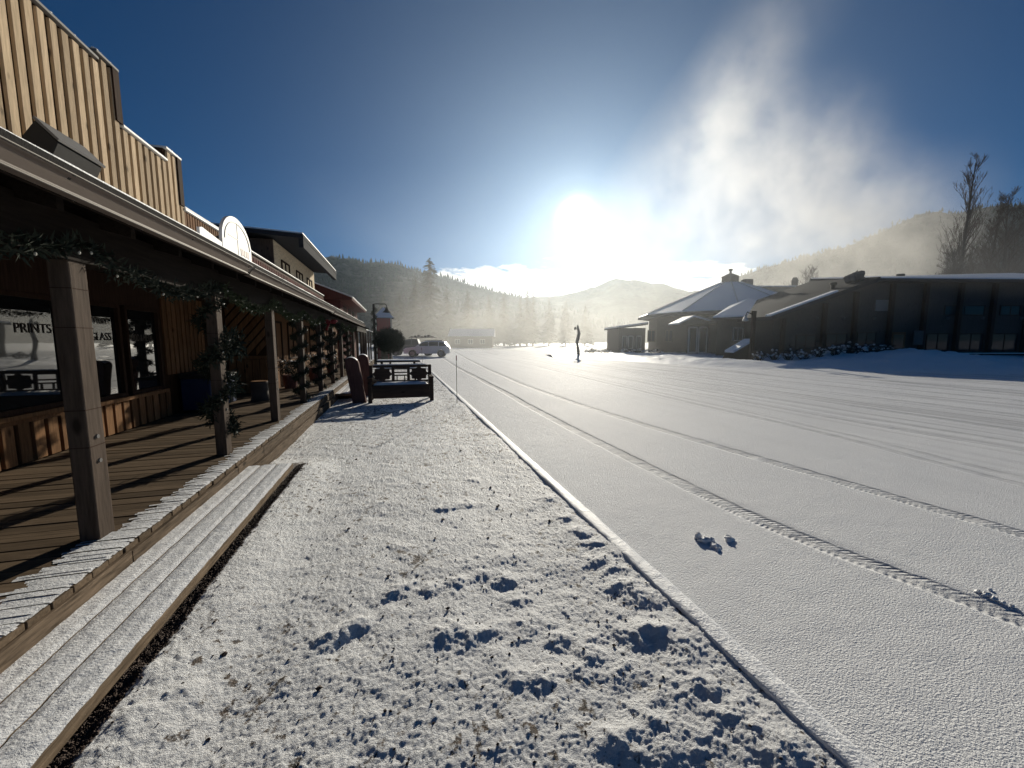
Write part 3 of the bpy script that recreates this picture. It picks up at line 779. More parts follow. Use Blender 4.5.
# wreath with red bow hung under the eave
t = thing('wreath', (-1.75, 11.9, 1.95), 'round wreath with a red bow hanging under the porch eave', 'wreath')
mb = MB()
for k in range(60):
    a = k / 60 * 2 * math.pi; needles(mb, (-1.75 + .24 * math.cos(a), 11.9, 1.85 + .24 * math.sin(a)), .05, 26, .06)
mb.build('ring', M['needle_dark'], t)
mb = MB(); mb.blob((-1.83, 11.84, 2.12), (.10, .04, .06), 3, .2); mb.blob((-1.67, 11.84, 2.12), (.10, .04, .06), 4, .2); mb.blob((-1.75, 11.82, 2.11), (.04, .04, .04), 5, .1)
mb.prism([(-1.80, 2.09), (-1.74, 2.09), (-1.82, 1.88), (-1.88, 1.90)], 11.83, 11.845, 'y'); mb.build('bow', M['red'], t, True)
mb = MB(); mb.tube([(-1.75, 11.9, 2.08), (-1.76, 11.9, 2.36)], .006, 6); mb.build('cord', M['metal_dark'], t)

# log stump seat, planters on the boardwalk
t = thing('log_stump', (-2.95, 9.0, DZ), 'cut log seat with pale sunlit top on the boardwalk', 'stump')
mb = MB(); mb.lathe([(.19, DZ), (.17, DZ + .1), (.165, DZ + .38), (.17, DZ + .42)], -2.95, 9.9, 14); mb.build('trunk', M['bark'], t, True)
mb = MB(); mb.lathe([(.16, DZ + .421), (.158, DZ + .432)], -2.95, 9.9, 14); mb.build('cut_top', M['cedar'], t)
def planter(x, y, label, r=.2, h=.34):
    t = thing('planter', (x, y, DZ), label, 'planter', 'planters on the boardwalk')
    mb = MB(); mb.lathe([(r * .75, DZ), (r, DZ + h), (r * 1.06, DZ + h), (r * 1.06, DZ + h + .03), (r * .95, DZ + h + .03)], x, y, 14); mb.build('pot', M['slab'], t)
    mb = MB()
    for k in range(34): needles(mb, (x + random.gauss(0, r * .6), y + random.gauss(0, r * .6), DZ + h + .05 + random.random() * .35), .1, 18, .07)
    mb.build('shrub', M['needle_dark'], t)
    mb = MB()
    for k in range(16): mb.blob((x + random.gauss(0, r * .6), y + random.gauss(0, r * .6), DZ + h + .25 + random.random() * .2), (.035, .035, .02), k, .3, 8, 5)
    mb.each('snow_cap', M['snow'], t, smooth=True)
planter(-2.9, 12.3, 'snow dusted shrub in a brown pot nearest the log stump')
planter(-2.7, 14.6, 'snow dusted shrub in a brown pot midway along the boardwalk', .22, .4)
planter(-2.6, 17.4, 'snow dusted shrub in a brown pot furthest along the boardwalk')

# ------------------------------------------------------------------ verge furniture
def slab(x0, x1, y, h, lean, label):
    t = thing('wooden_slab', ((x0 + x1) / 2, y, 0), label, 'slab', 'round topped slabs by the boardwalk')
    w = x1 - x0; cx = (x0 + x1) / 2; n = 14
    out = [(x0, -.06), (x1, -.06)] + [(cx + w / 2 * math.cos(a), h - w / 2 * .9 + w / 2 * .9 * math.sin(a)) for a in lin(0, math.pi, n)]
    out = [(p[0] + lean * p[1], p[1]) for p in out]
    mb = MB(); mb.prism(out, y, y + .30, 'y'); mb.build('body', M['slab'], t, bevel=.02)
    mb = MB(); top = out[2 + 2:-2]
    vs = []; 
    for q in top: vs += [(q[0], y + .03, q[1] + .002), (q[0], y + .15, q[1] + .022), (q[0], y + .28, q[1] + .002)]
    fs = []
    for k in range(len(top) - 1):
        for j in range(2): fs.append((3 * k + j, 3 * k + j + 1, 3 * k + 4 + j, 3 * k + 3 + j))
    mb.add(vs, fs); mb.build('snow_cap', M['snow'], t, True)
slab(-1.20, -.86, 11.15, 1.17, -.15, 'nearer of two dark reddish round topped slabs left of the bench')
slab(-1.02, -.74, 12.55, 1.20, -.12, 'farther of two dark reddish round topped slabs, half hidden by the nearer')

# bench facing the camera, cut-out back
bx0, bx1, by = -.80, .90, 11.05
t = thing('bench', ((bx0 + bx1) / 2, by, 0), 'dark wooden bench with star cut-outs in its back on the snowy verge', 'bench')
for xx in (bx0, bx1 - .10):
    mb = MB(); mb.box(xx, xx + .10, by, by + .09, -.06, .60); mb.build('leg', M['bench'], t, bevel=.008)
    mb = MB(); mb.box(xx + .005, xx + .095, by + .62, by + .70, -.06, .93); mb.build('leg', M['bench'], t, bevel=.008)
    mb = MB(); mb.box(xx - .01, xx + .11, by - .03, by + .615, .602, .645); mb.build('armrest', M['bench'], t, bevel=.01)
mb = MB()
for k in range(4): mb.box(bx0 + .11, bx1 - .11, by + .03 + .14 * k, by + .155 + .14 * k, .40, .435)
seat = mb.build('seat', M['bench'], t, bevel=.006)
mb = MB(); mb.box(bx0 + .105, bx1 - .105, by + .005, by + .026, .08, .43); mb.build('apron', M['bench'], t, bevel=.004)
X, Y = np.meshgrid(lin(bx0 + .14, bx1 - .14, 60), lin(by + .04, by + .56, 24)); e = np.minimum(sstep(0, .08, X - X.min()) * sstep(0, .08, X.max() - X), sstep(0, .06, Y - Y.min()) * sstep(0, .06, Y.max() - Y))
g = grid_mesh('snow_cover', X - (bx0 + bx1) / 2, Y - by, .434 + e * (.035 + .02 * fbm(X, Y, 6, 3, 400)), M['snow']); g.parent = seat; 
mb = MB(); yb0, yb1 = by + .64, by + .675
mb.box(bx0 + .10, bx1 - .10, yb0, yb1, .86, .93); mb.box(bx0 + .10, bx1 - .10, yb0, yb1, .44, .50)
for xx in (bx0 + .60, bx1 - .68): mb.box(xx, xx + .08, yb0, yb1, .50, .86)
xc0, xc1 = bx0 + .68, bx1 - .68
for z in (.62, .70): mb.box(xc0, xc1, yb0, yb1, z, z + .035)
for xx in (xc0 + .05, xc1 - .08): mb.box(xx, xx + .03, yb0, yb1, .50, .62)
mb.box(xc0, xc1, yb0, yb1, .835, .859)
back = mb.build('backrest', M['bench'], t)
def star_panel(xa, xb):
    # panel board with a ring of small openings round a star: made of a star plate joined to the frame by spokes
    cx, cz = (xa + xb) / 2, .68; mb = MB(); n = 8; pts = []
    for k in range(2 * n):
        r = (.55 if k % 2 == 0 else .43); pts.append((cx + (xb - xa) * 1.02 * r * math.cos(k * math.pi / n), cz + .38 * r * math.sin(k * math.pi / n)))
    mb.prism(pts, yb0 + .004, yb1 - .004, 'y'); o = mb.build('star_panel', M['bench'], back)
star_panel(bx0 + .10, bx0 + .60); star_panel(bx1 - .60, bx1 - .10)
mb = MB()
for k in range(30): mb.blob((bx0 + .15 + 1.4 * k / 30, yb0 + .02, .935), (.05, .018, .014 + .01 * random.random()), k, .3, 8, 5)
mb.build('snow_cap', M['snow'], t, True)

# snow-plough marker stakes
def stake(px, py, h, label, lean=0):
    p = onz(px, py); t = thing('marker_stake', (p[0], p[1], 0), label, 'stake', 'thin snow marker stakes by the kerb')
    mb = MB(); mb.tube([(p[0], p[1], -.05), (p[0] + lean * .5, p[1], h * .5), (p[0] + lean, p[1], h)], .008, 6); mb.build('rod', M['stake'], t)
    mb = MB(); mb.tube([(p[0] + lean, p[1], h - .12), (p[0] + lean, p[1], h + .01)], .012, 6); mb.build('cap', M['red'], t)
stake(457, 403, 1.22, 'thin marker stake standing in the road snow right of the bench')
stake(423, 371, 1.25, 'thin marker stake seen just above the bench back, below the parked car', -.05)

# picnic table and snow-covered bush behind the bench
t = thing('picnic_table', (-.1, 18, 0), 'dark picnic table with snow on top behind the bench', 'table')
mb = MB(); mb.box(-.9, .9, 17.7, 18.4, .70, .75); mb.build('tabletop', M['bench'], t)
mb = MB(); mb.box(-.88, .88, 17.72, 18.38, .752, .80); mb.build('snow_cover', M['snow'], t, bevel=.03)
for yy in (17.25, 18.6):
    mb = MB(); mb.box(-.9, .9, yy, yy + .25, .42, .46); s_ = mb.build('seat', M['bench'], t)
    mb = MB(); mb.box(-.88, .88, yy + .01, yy + .24, .462, .50); mb.build('snow_cap', M['snow'], s_, bevel=.02)
for xx in (-.7, .66):
    mb = MB(); mb.tube([(xx, 17.3, -.05), (xx, 17.85, .70)], .04, 6); mb.build('leg', M['bench'], t)
    mb = MB(); mb.tube([(xx, 18.8, -.05), (xx, 18.25, .70)], .04, 6); mb.build('leg', M['bench'], t)
def shrub(p, r, h, label, n=60, snow=.4, group='snow dusted shrubs', cat='shrub', name='shrub'):
    t = thing(name, p, label, cat, group)
    mb = MB()
    for k in range(n):
        a = random.uniform(0, 6.28); q = random.random() ** .5; hh = h * random.uniform(.5, 1.05)
        e = Vector((p[0] + r * q * math.cos(a), p[1] + r * q * math.sin(a), p[2] + hh * (1.1 - .5 * q)))
        b = Vector((p[0] + r * .25 * q * math.cos(a), p[1] + r * .25 * q * math.sin(a), p[2] - .05)); m_ = (b + e) / 2 + Vector((random.gauss(0, r * .08), random.gauss(0, r * .08), 0))
        mb.tube([b, m_, e], [.012 * h + .004, .009 * h + .003, .003], 3, False)
        for j in range(6):
            s = m_.lerp(e, random.random()); f = s + Vector((random.gauss(0, .18 * r), random.gauss(0, .18 * r), random.uniform(.02, .25) * h)); mb.tube([s, f], [.006, .002], 3, False)
        needles(mb, e, r * .14, 8, .07 * h + .04)
    mb.build('branches', M['twig'], t)
    mb = MB()
    for k in range(int(n * snow)):
        a = random.uniform(0, 6.28); q = random.random() ** .5
        mb.blob((p[0] + r * q * math.cos(a), p[1] + r * q * math.sin(a), p[2] + h * (.9 - .5 * q) * random.uniform(.6, 1.05)), (r * .13, r * .13, h * .06), k, .35, 8, 5)
    if mb.v: mb.build('snow_cap', M['snow'], t, True)
shrub((-.95, 14.5, 0), .45, .55, 'small snow dusted bush between the dark slabs and the picnic table')
# dark rounded tree
def leaf_tree(p, cr, cz, crh, label, name='round_tree', mat='needle_dark', n=1500, size=.12, trunk_r=.07, cat='tree'):
    t = thing(name, p, label, cat)
    mb = MB(); mb.tube([(p[0], p[1], p[2] - .1), (p[0] + .03, p[1], p[2] + cz * .5), (p[0], p[1], p[2] + cz)], [trunk_r, trunk_r * .8, trunk_r * .5], 8)
    for k in range(7):
        a = k * .9; mb.tube([(p[0], p[1], p[2] + cz * .6), (p[0] + cr * .7 * math.cos(a), p[1] + cr * .7 * math.sin(a), p[2] + cz + crh * random.uniform(-.3, .5))], [trunk_r * .5, .01], 5, False)
    mb.build('trunk', M['bark'], t, True)
    mb = MB()
    for k in range(n):
        d = Vector((random.gauss(0, 1), random.gauss(0, 1), random.gauss(0, 1))).normalized(); q = random.random() ** .35 * (1 + .12 * math.sin(5 * math.atan2(d.y, d.x)) * math.cos(4 * d.z))
        needles(mb, (p[0] + d.x * cr * q, p[1] + d.y * cr * q, p[2] + cz + d.z * crh * q), size * .8, 7, size)
    mb.build('crown', M[mat], t)
    return t
pt = atdepth(390, 358, 26); leaf_tree((pt[0], pt[1], 0), .92, 1.62, .78, 'dark rounded small tree in front of the red booth', n=2200, size=.11)

# gooseneck street lamp
t = thing('street_lamp', (-1.47, 28, 0), 'dark lamp post with hooked arm and garland before the red booth', 'street lamp')
mb = MB(); mb.tube([(-1.47, 28, -.05), (-1.47, 28, 4.0)], [.10, .07], 10); mb.build('pole', M['metal_dark'], t)
mb = MB(); mb.tube([(-1.47, 28, 3.85), (-1.47, 28, 4.0), (-1.3, 28, 4.02), (-.75, 28, 4.02), (-.66, 28, 3.95), (-.66, 28, 3.80)], .03, 8); mb.build('arm', M['metal_dark'], t)
mb = MB(); mb.lathe([(.06, 3.82), (.09, 3.70), (.13, 3.62), (.26, 3.50), (.28, 3.47), (.25, 3.475)], -.66, 28, 14); mb.build('lamp_shade', M['metal_dark'], t)
mb = MB()
for k in range(110):
    s = k / 110; a = s * 40; needles(mb, (-1.47 + .13 * math.cos(a), 28 + .13 * math.sin(a), .8 + 3.0 * s), .09, 14, .09)
mb.build('greenery', M['needle_dark'], t)
# red booth with snowy roof
t = thing('red_booth', (-1.14, 36, 0), 'small red tower booth with a snowy roof behind the lamp post', 'booth')
mb = MB(); mb.box(-1.75, -.5, 35.6, 36.9, -.05, 3.5); mb.build('wall', M['red'], t)
for xx in (-1.79, -.56):
    mb = MB(); mb.box(xx, xx + .1, 35.55, 35.65, 0, 3.5); mb.build('corner_board', M['offwhite'], t)
mb = MB(); mb.add([(-2.0, 35.3, 3.5), (-.25, 35.3, 3.5), (-.25, 37.2, 3.5), (-2.0, 37.2, 3.5), (-1.12, 36.25, 4.45)], [(0, 3, 2, 1), (0, 1, 4), (1, 2, 4), (2, 3, 4), (3, 0, 4)]); r_ = mb.build('roof', M['roof_dark'], t)
mb = MB(); mb.add([(-1.98, 35.32, 3.53), (-.27, 35.32, 3.53), (-.27, 37.18, 3.53), (-1.98, 37.18, 3.53), (-1.12, 36.25, 4.50)], [(0, 1, 4), (1, 2, 4), (2, 3, 4), (3, 0, 4)]); mb.build('snow_cap', M['snow'], r_)
mb = MB(); mb.box(-1.4, -.85, 35.57, 35.597, .05, 2.1); mb.build('door', M['trim_dark'], t)

# ------------------------------------------------------------------ parked cars
def car(loc, rz, label, kind, paint):
    t = thing('parked_car', loc, label, 'car', 'cars parked across the end of the street', rz)
    suv = kind == 'suv'
    L = 4.6 if suv else 5.4
    if suv:
        low = [(-2.25, .35), (-2.30, .55), (-2.22, .80), (-2.05, .92), (-1.10, 1.04), (1.0, 1.08), (2.12, 1.06), (2.26, .85), (2.28, .50), (2.18, .35)]
        top = [(-1.10, 1.04), (-.45, 1.50), (.0, 1.60), (1.3, 1.60), (1.75, 1.52), (2.12, 1.06)]
        wx = (-1.42, 1.42); wr = .36
    else:
        low = [(-2.65, .45), (-2.70, .70), (-2.62, 1.0), (-1.35, 1.14), (.75, 1.16), (2.65, 1.16), (2.70, .60), (2.6, .45)]
        top = [(-1.30, 1.14), (-.70, 1.72), (-.35, 1.80), (.55, 1.80), (.80, 1.16)]
        wx = (-1.75, 1.65); wr = .40
    W = .92
    def arc(cx, r):
        return [(cx + r * math.cos(a), max(wr + r * math.sin(a), .30)) for a in lin(0, math.pi, 9)]
    def ring(poly, y, sx=1.0): return [(p[0] * sx, y, p[1]) for p in poly]
    body = low[:]; bottom = []
    for cx in sorted(wx, reverse=True): bottom += [(cx + (wr + .06), low[0][1])] + arc(cx, wr + .06)[1:-1] + [(cx - (wr + .06), low[0][1])]
    poly = low + bottom
    mb = MB(); n = len(poly)
    secs = [(-W, .985), (-W * .93, 1.0), (W * .93, 1.0), (W, .985)]
    vs = []
    for y, sx in secs:
        zz = .93 if abs(y) == W else 1
        vs += [(p[0] * sx, y, .7 + (p[1] - .7) * (1 if p[1] < .7 else (.95 if abs(y) == W else 1))) for p in poly]
    fs = [tuple(range(n)), tuple(range(3 * n, 4 * n))[::-1]]
    for k in range(3): fs += [(k * n + i, (k + 1) * n + i, (k + 1) * n + (i + 1) % n, k * n + (i + 1) % n) for i in range(n)]
    mb.add(vs, fs); mb.build('body', paint, t, local=True)
    mb = MB(); n = len(top); vs = []
    for y, sh in ((-.90, 0), (-.70, 1), (.70, 1), (.90, 0)):
        for p in top:
            if sh == 0: vs.append((p[0], math.copysign(.88 - .2 * (p[1] - 1.04) / .56, y), p[1] - (.03 if p[1] > 1.4 else 0)))
            else: vs.append((p[0], math.copysign(.62, y), p[1] + .015))
    fs = [tuple(range(n)), tuple(range(3 * n, 4 * n))[::-1]]
    for k in range(3): fs += [(k * n + i, (k + 1) * n + i, (k + 1) * n + (i + 1) % n, k * n + (i + 1) % n) for i in range(n)]
    mb.add(vs, fs); cab = mb.build('cabin', paint, t, local=True)
    wins = [[(-.88, 1.10), (-.42, 1.44), (.15, 1.52), (.15, 1.10)], [(.22, 1.10), (.22, 1.52), (1.15, 1.52), (1.15, 1.10)], [(1.22, 1.10), (1.22, 1.51), (1.62, 1.45), (1.92, 1.10)]] if suv else [[(-1.08, 1.20), (-.68, 1.62), (-.1, 1.70), (-.1, 1.20)], [(-.03, 1.20), (-.03, 1.70), (.52, 1.70), (.70, 1.20)]]
    for s in (-1, 1):
        for wv in wins:
            mb = MB(); q = [(p[0], s * (.886 - .2 * (p[1] - 1.04) / .56), p[1]) for p in wv] + [(p[0], s * (.80 - .2 * (p[1] - 1.04) / .56), p[1]) for p in wv]
            m_ = len(wv); mb.add(q, [tuple(range(m_)), tuple(range(m_, 2 * m_))[::-1]] + [(i, (i + 1) % m_, m_ + (i + 1) % m_, m_ + i) for i in range(m_)]); mb.build('window', M['glass_far'], cab, local=True)
    for cx in wx:
        for s in (-1, 1):
            mb = MB(); mb.tube([(cx, s * .72, wr), (cx, s * .74, wr), (cx, s * .91, wr), (cx, s * .93, wr)], [wr * .9, wr, wr, wr * .9], 20); w_ = mb.build('wheel', M['tyre'], t, local=True)
            mb = MB(); mb.tube([(cx, s * .925, wr), (cx, s * .936, wr)], wr * .62, 14); mb.build('rim', M['rim'], w_, local=True)
    for s in (-1, 1):
        mb = MB(); x = -2.24 if suv else -2.66; mb.box(x - .04, x + .16, s * .72 - .14, s * .72 + .14, .70, .82); mb.build('headlight', M['lamp_clear'], t, bevel=.02, local=True)
        mb = MB(); x = 2.24 if suv else 2.68; mb.box(x - .12, x + .035, s * .76 - .10, s * .76 + .10, .78, 1.0); mb.build('tail_light', M['lamp_red'], t, bevel=.02, local=True)
        mb = MB(); mb.box(-.85, -.68, s * .98 - .07, s * .98 + .07, 1.06, 1.18) if suv else mb.box(-1.0, -.85, s * 1.0 - .08, s * 1.0 + .08, 1.16, 1.32); mb.build('mirror', paint, t, bevel=.02, local=True)
    if suv:
        for s in (-1, 1):
            mb = MB(); mb.tube([(-.2, s * .60, 1.62), (-.1, s * .60, 1.66), (1.4, s * .60, 1.66), (1.5, s * .60, 1.60)], .018, 6); mb.build('roof_rail', M['metal_dark'], t, local=True)
        mb = MB(); mb.box(-.1, 1.5, -.55, .55, 1.612, 1.64); mb.build('snow_cover', M['snow'], t, bevel=.015, local=True)
    else:
        mb = MB(); 
        for s in (-1, 1):
            mb.tube([(-.3, s * .7, 1.82), (-.3, s * .7, 2.0), (2.5, s * .7, 2.0), (2.5, s * .8, 1.15)], .03, 6)
        for x in (-.3, .6, 1.6, 2.5): mb.tube([(x, -.7, 2.0), (x, .7, 2.0)], .03, 6)
        rack = mb.build('ladder_rack', M['metal_dark'], t, local=True)
        mb = MB()
        for k in range(7): mb.box(-.2 + .36 * k, .06 + .36 * k, -.5 + .1 * (k % 3), .5 - .08 * (k % 2), 2.035, 2.13 + .07 * ((k * 7) % 3)); 
        mb.build('cargo', M['stone'], t, bevel=.03, local=True)
        mb = MB(); mb.box(-2.55, -1.45, -.8, .8, 1.09, 1.14); mb.build('snow_cover', M['snow'], t, bevel=.02, local=True)
    return t
car((2.9, 41.6, 0.0), R(-13), 'silver sport utility car parked side on at the street end', 'suv', M['suv'])
car((1.6, 45.6, 0.0), R(-12), 'dark pickup truck with a loaded roof rack behind the silver car', 'truck', M['truck'])

# carved pole across the street
p = onz(578, 357); t = thing('carved_pole', (p[0], p[1], 0), 'slender wavy carved pole standing alone at the far road edge', 'carved pole')
dx = Vector((RIGHT[0], RIGHT[1], 0)); pts = []; rad = []
for s, off, r_ in [(0, .05, .22), (.3, .05, .17), (.8, 0, .13), (1.2, -.08, .14), (1.6, -.12, .16), (2.0, -.02, .17), (2.4, .06, .15), (2.7, .0, .13), (3.05, -.08, .10), (3.25, -.1, .04)]:
    pts.append(Vector(p) + dx * off + Vector((0, 0, s - .05))); rad.append(r_)
mb = MB(); mb.tube(pts, rad, 10); mb.build('shaft', M['totem'], t, True)
mb = MB(); c = Vector(p) + dx * -.33 + Vector((0, 0, 2.85)); mb.blob(c, (.12, .12, .16), 3, .2); mb.tube([c, Vector(p) + Vector((0, 0, 2.7))], .04, 6); mb.build('carved_arm', M['totem'], t, True)
mb = MB(); mb.blob(Vector(p) + Vector((0, 0, .0)), (.5, .4, .22), 8, .3, 14, 8); mb.build('snow_base', M['snow'], t, True)

# ------------------------------------------------------------------ far side: buildings in a frame facing the camera
# local frame: u along camera right, v along camera heading
def UV(u, v, z=0.0): return Vector((u * cy_ + v * sy_, -u * sy_ + v * cy_, z))
def HZ(py, d):
    t = (384 - py) / F; return CAMZ + d * (t * cp_ - sp_) / (cp_ + t * sp_)
def HU(px, d, py=345): return (px - 512) / F * (d * cp_ - (HZ(py, d) - CAMZ) * sp_)
RZ = -YAW
class LB(MB):  # builder in (u, v, z) local to a root rotated by RZ
    pass
def froot(name, u, v, label, cat, group=None):
    t = thing(name, UV(u, v), label, cat, group, RZ); t['o'] = 0; del t['o']; return t, u, v
def LU(mb, name, m, T, parent=None, **k):
    t, u, v = T; mb.v = [(p[0] - u, p[1] - v, p[2]) for p in mb.v]
    return mb.build(name, m, parent or t, local=True, **k)
def fwindow(T, u0, u1, z0, z1, v, frame='offwhite', nm='window', mull=1, parent=None):
    mb = MB(); b = .07
    b = .13 if nm == 'door' else b
    mb.box(u0, u0 + b, v - .05, v, z0, z1); mb.box(u1 - b, u1, v - .05, v, z0, z1); mb.box(u0 + b, u1 - b, v - .048, v, z0, z0 + b); mb.box(u0 + b, u1 - b, v - .048, v, z1 - b, z1)
    for k in range(mull):
        um = u0 + (u1 - u0) * (k + 1) / (mull + 1); mb.box(um - .03, um + .03, v - .046, v, z0 + b, z1 - b)
    o = LU(mb, nm, M[frame], T, parent)
    g = MB(); g.box(u0 + .03, u1 - .03, v - .025, v - .01, z0 + .03, z1 - .03); LU(g, 'pane', M['glass_far'], T, o)
    return o
# long dark hall at right, front at depth 32
D = 32.0
T = froot('long_hall', HU(900, D), D, 'long dark timber hall with a low snowy roof on the right side', 'hall')
prof = [(HU(772, D), -.1), (HU(1120, D), -.1), (HU(1120, D), 6.15), (HU(868, D, 285), 6.15), (HU(772, D), HZ(315, D) - .1)]
mb = MB(); mb.prism([(a, b) for a, b in prof], D, D + 12, 'y'); LU(mb, 'wall', M['hall_wall'], T)
ul, ua, ur = HU(764, D, 315), HU(870, D, 280), HU(1135, D, 285)
zl, za = HZ(317, D), HZ(280, D)
# roof: front plane rising to a ridge behind, and the left plane falling
mb = MB(); e0 = D - .9
vs = [(ua, e0, za), (ur, e0, za - .15), (ur, D + 8, za + 1.75), (ua + 1.2, D + 8, za + 1.3), (ua, e0, za - .22), (ur, e0, za - .37), (ur, D + 8, za + 1.1), (ua + 1.2, D + 8, za + .9)]
mb.add(vs, [(0,1,2,3),(7,6,5,4),(0,4,5,1),(1,5,6,2),(2,6,7,3),(3,7,4,0)]); rf = LU(mb, 'roof', M['roof_dark'], T)
mb = MB(); q = .10
vs = [(ua + .05, e0 + .1, za + .01), (ur, e0 + .1, za - .14), (ur, D + 8, za + 1.76), (ua + 1.2, D + 8, za + 1.31), (ua + .15, e0 + .25, za + q), (ur, e0 + .2, za - .14 + q), (ur, D + 8, za + 1.76 + q), (ua + 1.25, D + 8, za + 1.31 + q)]
mb.add(vs, [(4,5,6,7),(0,1,5,4),(1,2,6,5),(2,3,7,6),(3,0,4,7)]); LU(mb, 'snow_cap', M['snow'], T, rf)
mb = MB()
vs = [(ul, e0, zl), (ua, e0 - .01, za + .12), (ua + 1.3, D + 8, za + 1.1), (ul, D + 12, zl + .2), (ul, e0, zl - .3), (ua, e0 - .01, za - .22), (ua + 1.3, D + 8, za + .8), (ul, D + 12, zl - .1)]
mb.add(vs, [(0,1,2,3),(7,6,5,4),(0,4,5,1),(1,5,6,2),(2,6,7,3),(3,7,4,0)]); rf2 = LU(mb, 'side_roof', M['roof_dark'], T)
mb = MB(); dn = .14
vs = [(ul, e0 + .05, zl + .01), (ul + (ua - ul) * .62, e0 + .05, zl + (za + .12 - zl) * .62 + .01), (ul + (ua - ul) * .62, e0 + .7, zl + (za + .12 - zl) * .62 + .02), (ul, e0 + .7, zl + .02)]
vs += [(a, b, c + dn) for a, b, c in vs]; mb.add(vs, [(4,5,6,7),(0,1,5,4),(1,2,6,5),(2,3,7,6),(3,0,4,7)]); LU(mb, 'snow_cap', M['snow'], T, rf2)
mb = MB()
for k, (px, py, r_) in enumerate([(857, 277, .42), (864, 274, .5), (868, 279, .4), (860, 281, .35)]): mb.blob((HU(px, D, py), D + .6, HZ(py, D) - .1), (r_, r_ * .9, r_ * .8), k, .3, 12, 8)
LU(mb, 'rock_chimney', M['stone'], T, None, smooth=True)
mb = MB(); mb.lathe([(.16, HZ(296, D)), (.16, HZ(283, D)), (.24, HZ(283, D)), (.24, HZ(281, D)), (.05, HZ(280.5, D))], HU(838, D), D + 1, 10); LU(mb, 'flue', M['metal_dark'], T)
mb = MB(); mb.lathe([(.2, za - .2), (.2, za + .9), (.3, za + .92), (.3, za + 1.1)], HU(941, D), D + 4, 10); LU(mb, 'vent', M['metal_dark'], T)
for px in (780, 820, 850, 885, 918, 952, 985, 1020, 1055):
    mb = MB(); u = HU(px, D); zt = za - .3 if px > 875 else zl + (za - zl) * (px - 772) / 98 - .35; mb.box(u - .13, u + .13, D - .35, D - .1, -.1, zt); LU(mb, 'post', M['trim_dark'], T)
for (a, b, z0, z1) in [(795, 815, .9, 2.1), (825, 846, .9, 2.2), (856, 875, .9, 2.3), (925, 948, .8, 2.2), (957, 982, .8, 2.2), (990, 1016, .8, 2.2), (1024, 1050, .8, 2.2), (940, 980, 3.6, 4.4), (995, 1016, 3.6, 4.4)]:
    fwindow(T, HU(a, D), HU(b, D), z0, z1, D - .01, 'trim_dark')
mb = MB(); mb.box(HU(890, D), HU(904, D), D - .06, D - .012, 0, 2.3); dd = LU(mb, 'door', M['board_brown'], T); mb = MB(); mb.box(HU(892, D), HU(902, D), D - .08, D - .062, 1.0, 2.1); LU(mb, 'pane', M['glass_far'], T, dd)
mb = MB(); mb.box(HU(907, D), HU(916, D), D - .5, D - .42, 1.3, 2.4); LU(mb, 'notice_board', M['stone'], T)
mb = MB(); mb.box(HU(871, D), HU(886, D), D - .07, D - .02, HZ(311, D), HZ(300, D)); LU(mb, 'sign_panel', M['lip'], T)
mb = MB()
for px in (810, 836, 866, 938, 972, 1010):
    u = HU(px, D); mb.lathe([(.04, HZ(320, D)), (.11, HZ(319, D)), (.12, HZ(317.5, D)), (.03, HZ(317, D))], u, D - .5, 10)
mb.v = [(p[0] - T[1], p[1] - T[2], p[2]) for p in mb.v]; mb.each('porch_light', M['stone'], T[0], local=True)
mb = MB(); mb.box(HU(925, D), HU(1100, D), D - 1.0, D - .9, .5, .62); mb.box(HU(925, D), HU(1100, D), D - 1.0, D - .9, .15, .25); LU(mb, 'railing', M['trim_dark'], T)
mb = MB(); mb.box(HU(925, D), HU(1100, D), D - 1.01, D - .89, .622, .69); LU(mb, 'snow_cap', M['snow'], T)

# round lodge, twelve sided with a snowy cone roof and cupola
DC = 52.0; uc = HU(729, DC, 300); RR = 9.6
T = froot('round_lodge', uc, DC, 'round twelve sided lodge with a wide snowy cone roof and small cupola', 'lodge')
def ring12(r, z, n=12, rot=.13): return [(uc + r * math.cos(rot + 2 * math.pi * k / n), DC + r * math.sin(rot + 2 * math.pi * k / n), z) for k in range(n)]
ze, zt = HZ(316, DC), HZ(284, DC)
mb = MB(); n = 12; mb.add(ring12(RR, -.2) + ring12(RR, ze), [(k, (k + 1) % n, n + (k + 1) % n, n + k) for k in range(n)] + [tuple(range(n, 2 * n))]); LU(mb, 'wall', M['lodge_wall'], T)
mb = MB(); mb.add(ring12(RR + 1.5, ze - .28) + ring12(RR + 1.5, ze) + ring12(1.3, zt), [tuple(range(n))[::-1]] + [(k, (k + 1) % n, n + (k + 1) % n, n + k) for k in range(n)] + [(n + k, n + (k + 1) % n, 2 * n + (k + 1) % n, 2 * n + k) for k in range(n)] + [tuple(range(2 * n, 3 * n))]); rf = LU(mb, 'roof', M['roof_dark'], T)
mb = MB(); mb.add(ring12(RR + 1.42, ze + .05) + ring12(RR + 1.3, ze + .16) + ring12(1.3, zt + .12), [(k, (k + 1) % n, n + (k + 1) % n, n + k) for k in range(n)] + [(n + k, n + (k + 1) % n, 2 * n + (k + 1) % n, 2 * n + k) for k in range(n)]); LU(mb, 'snow_cap', M['snow'], T, rf)
for k in range(n):
    a, b = ring12(RR + 1.3, ze + .17)[k], ring12(1.3, zt + .13)[k]; mb = MB(); mb.tube([a, b], .07, 6); LU(mb, 'hip_ridge', M['offwhite'], T, rf)
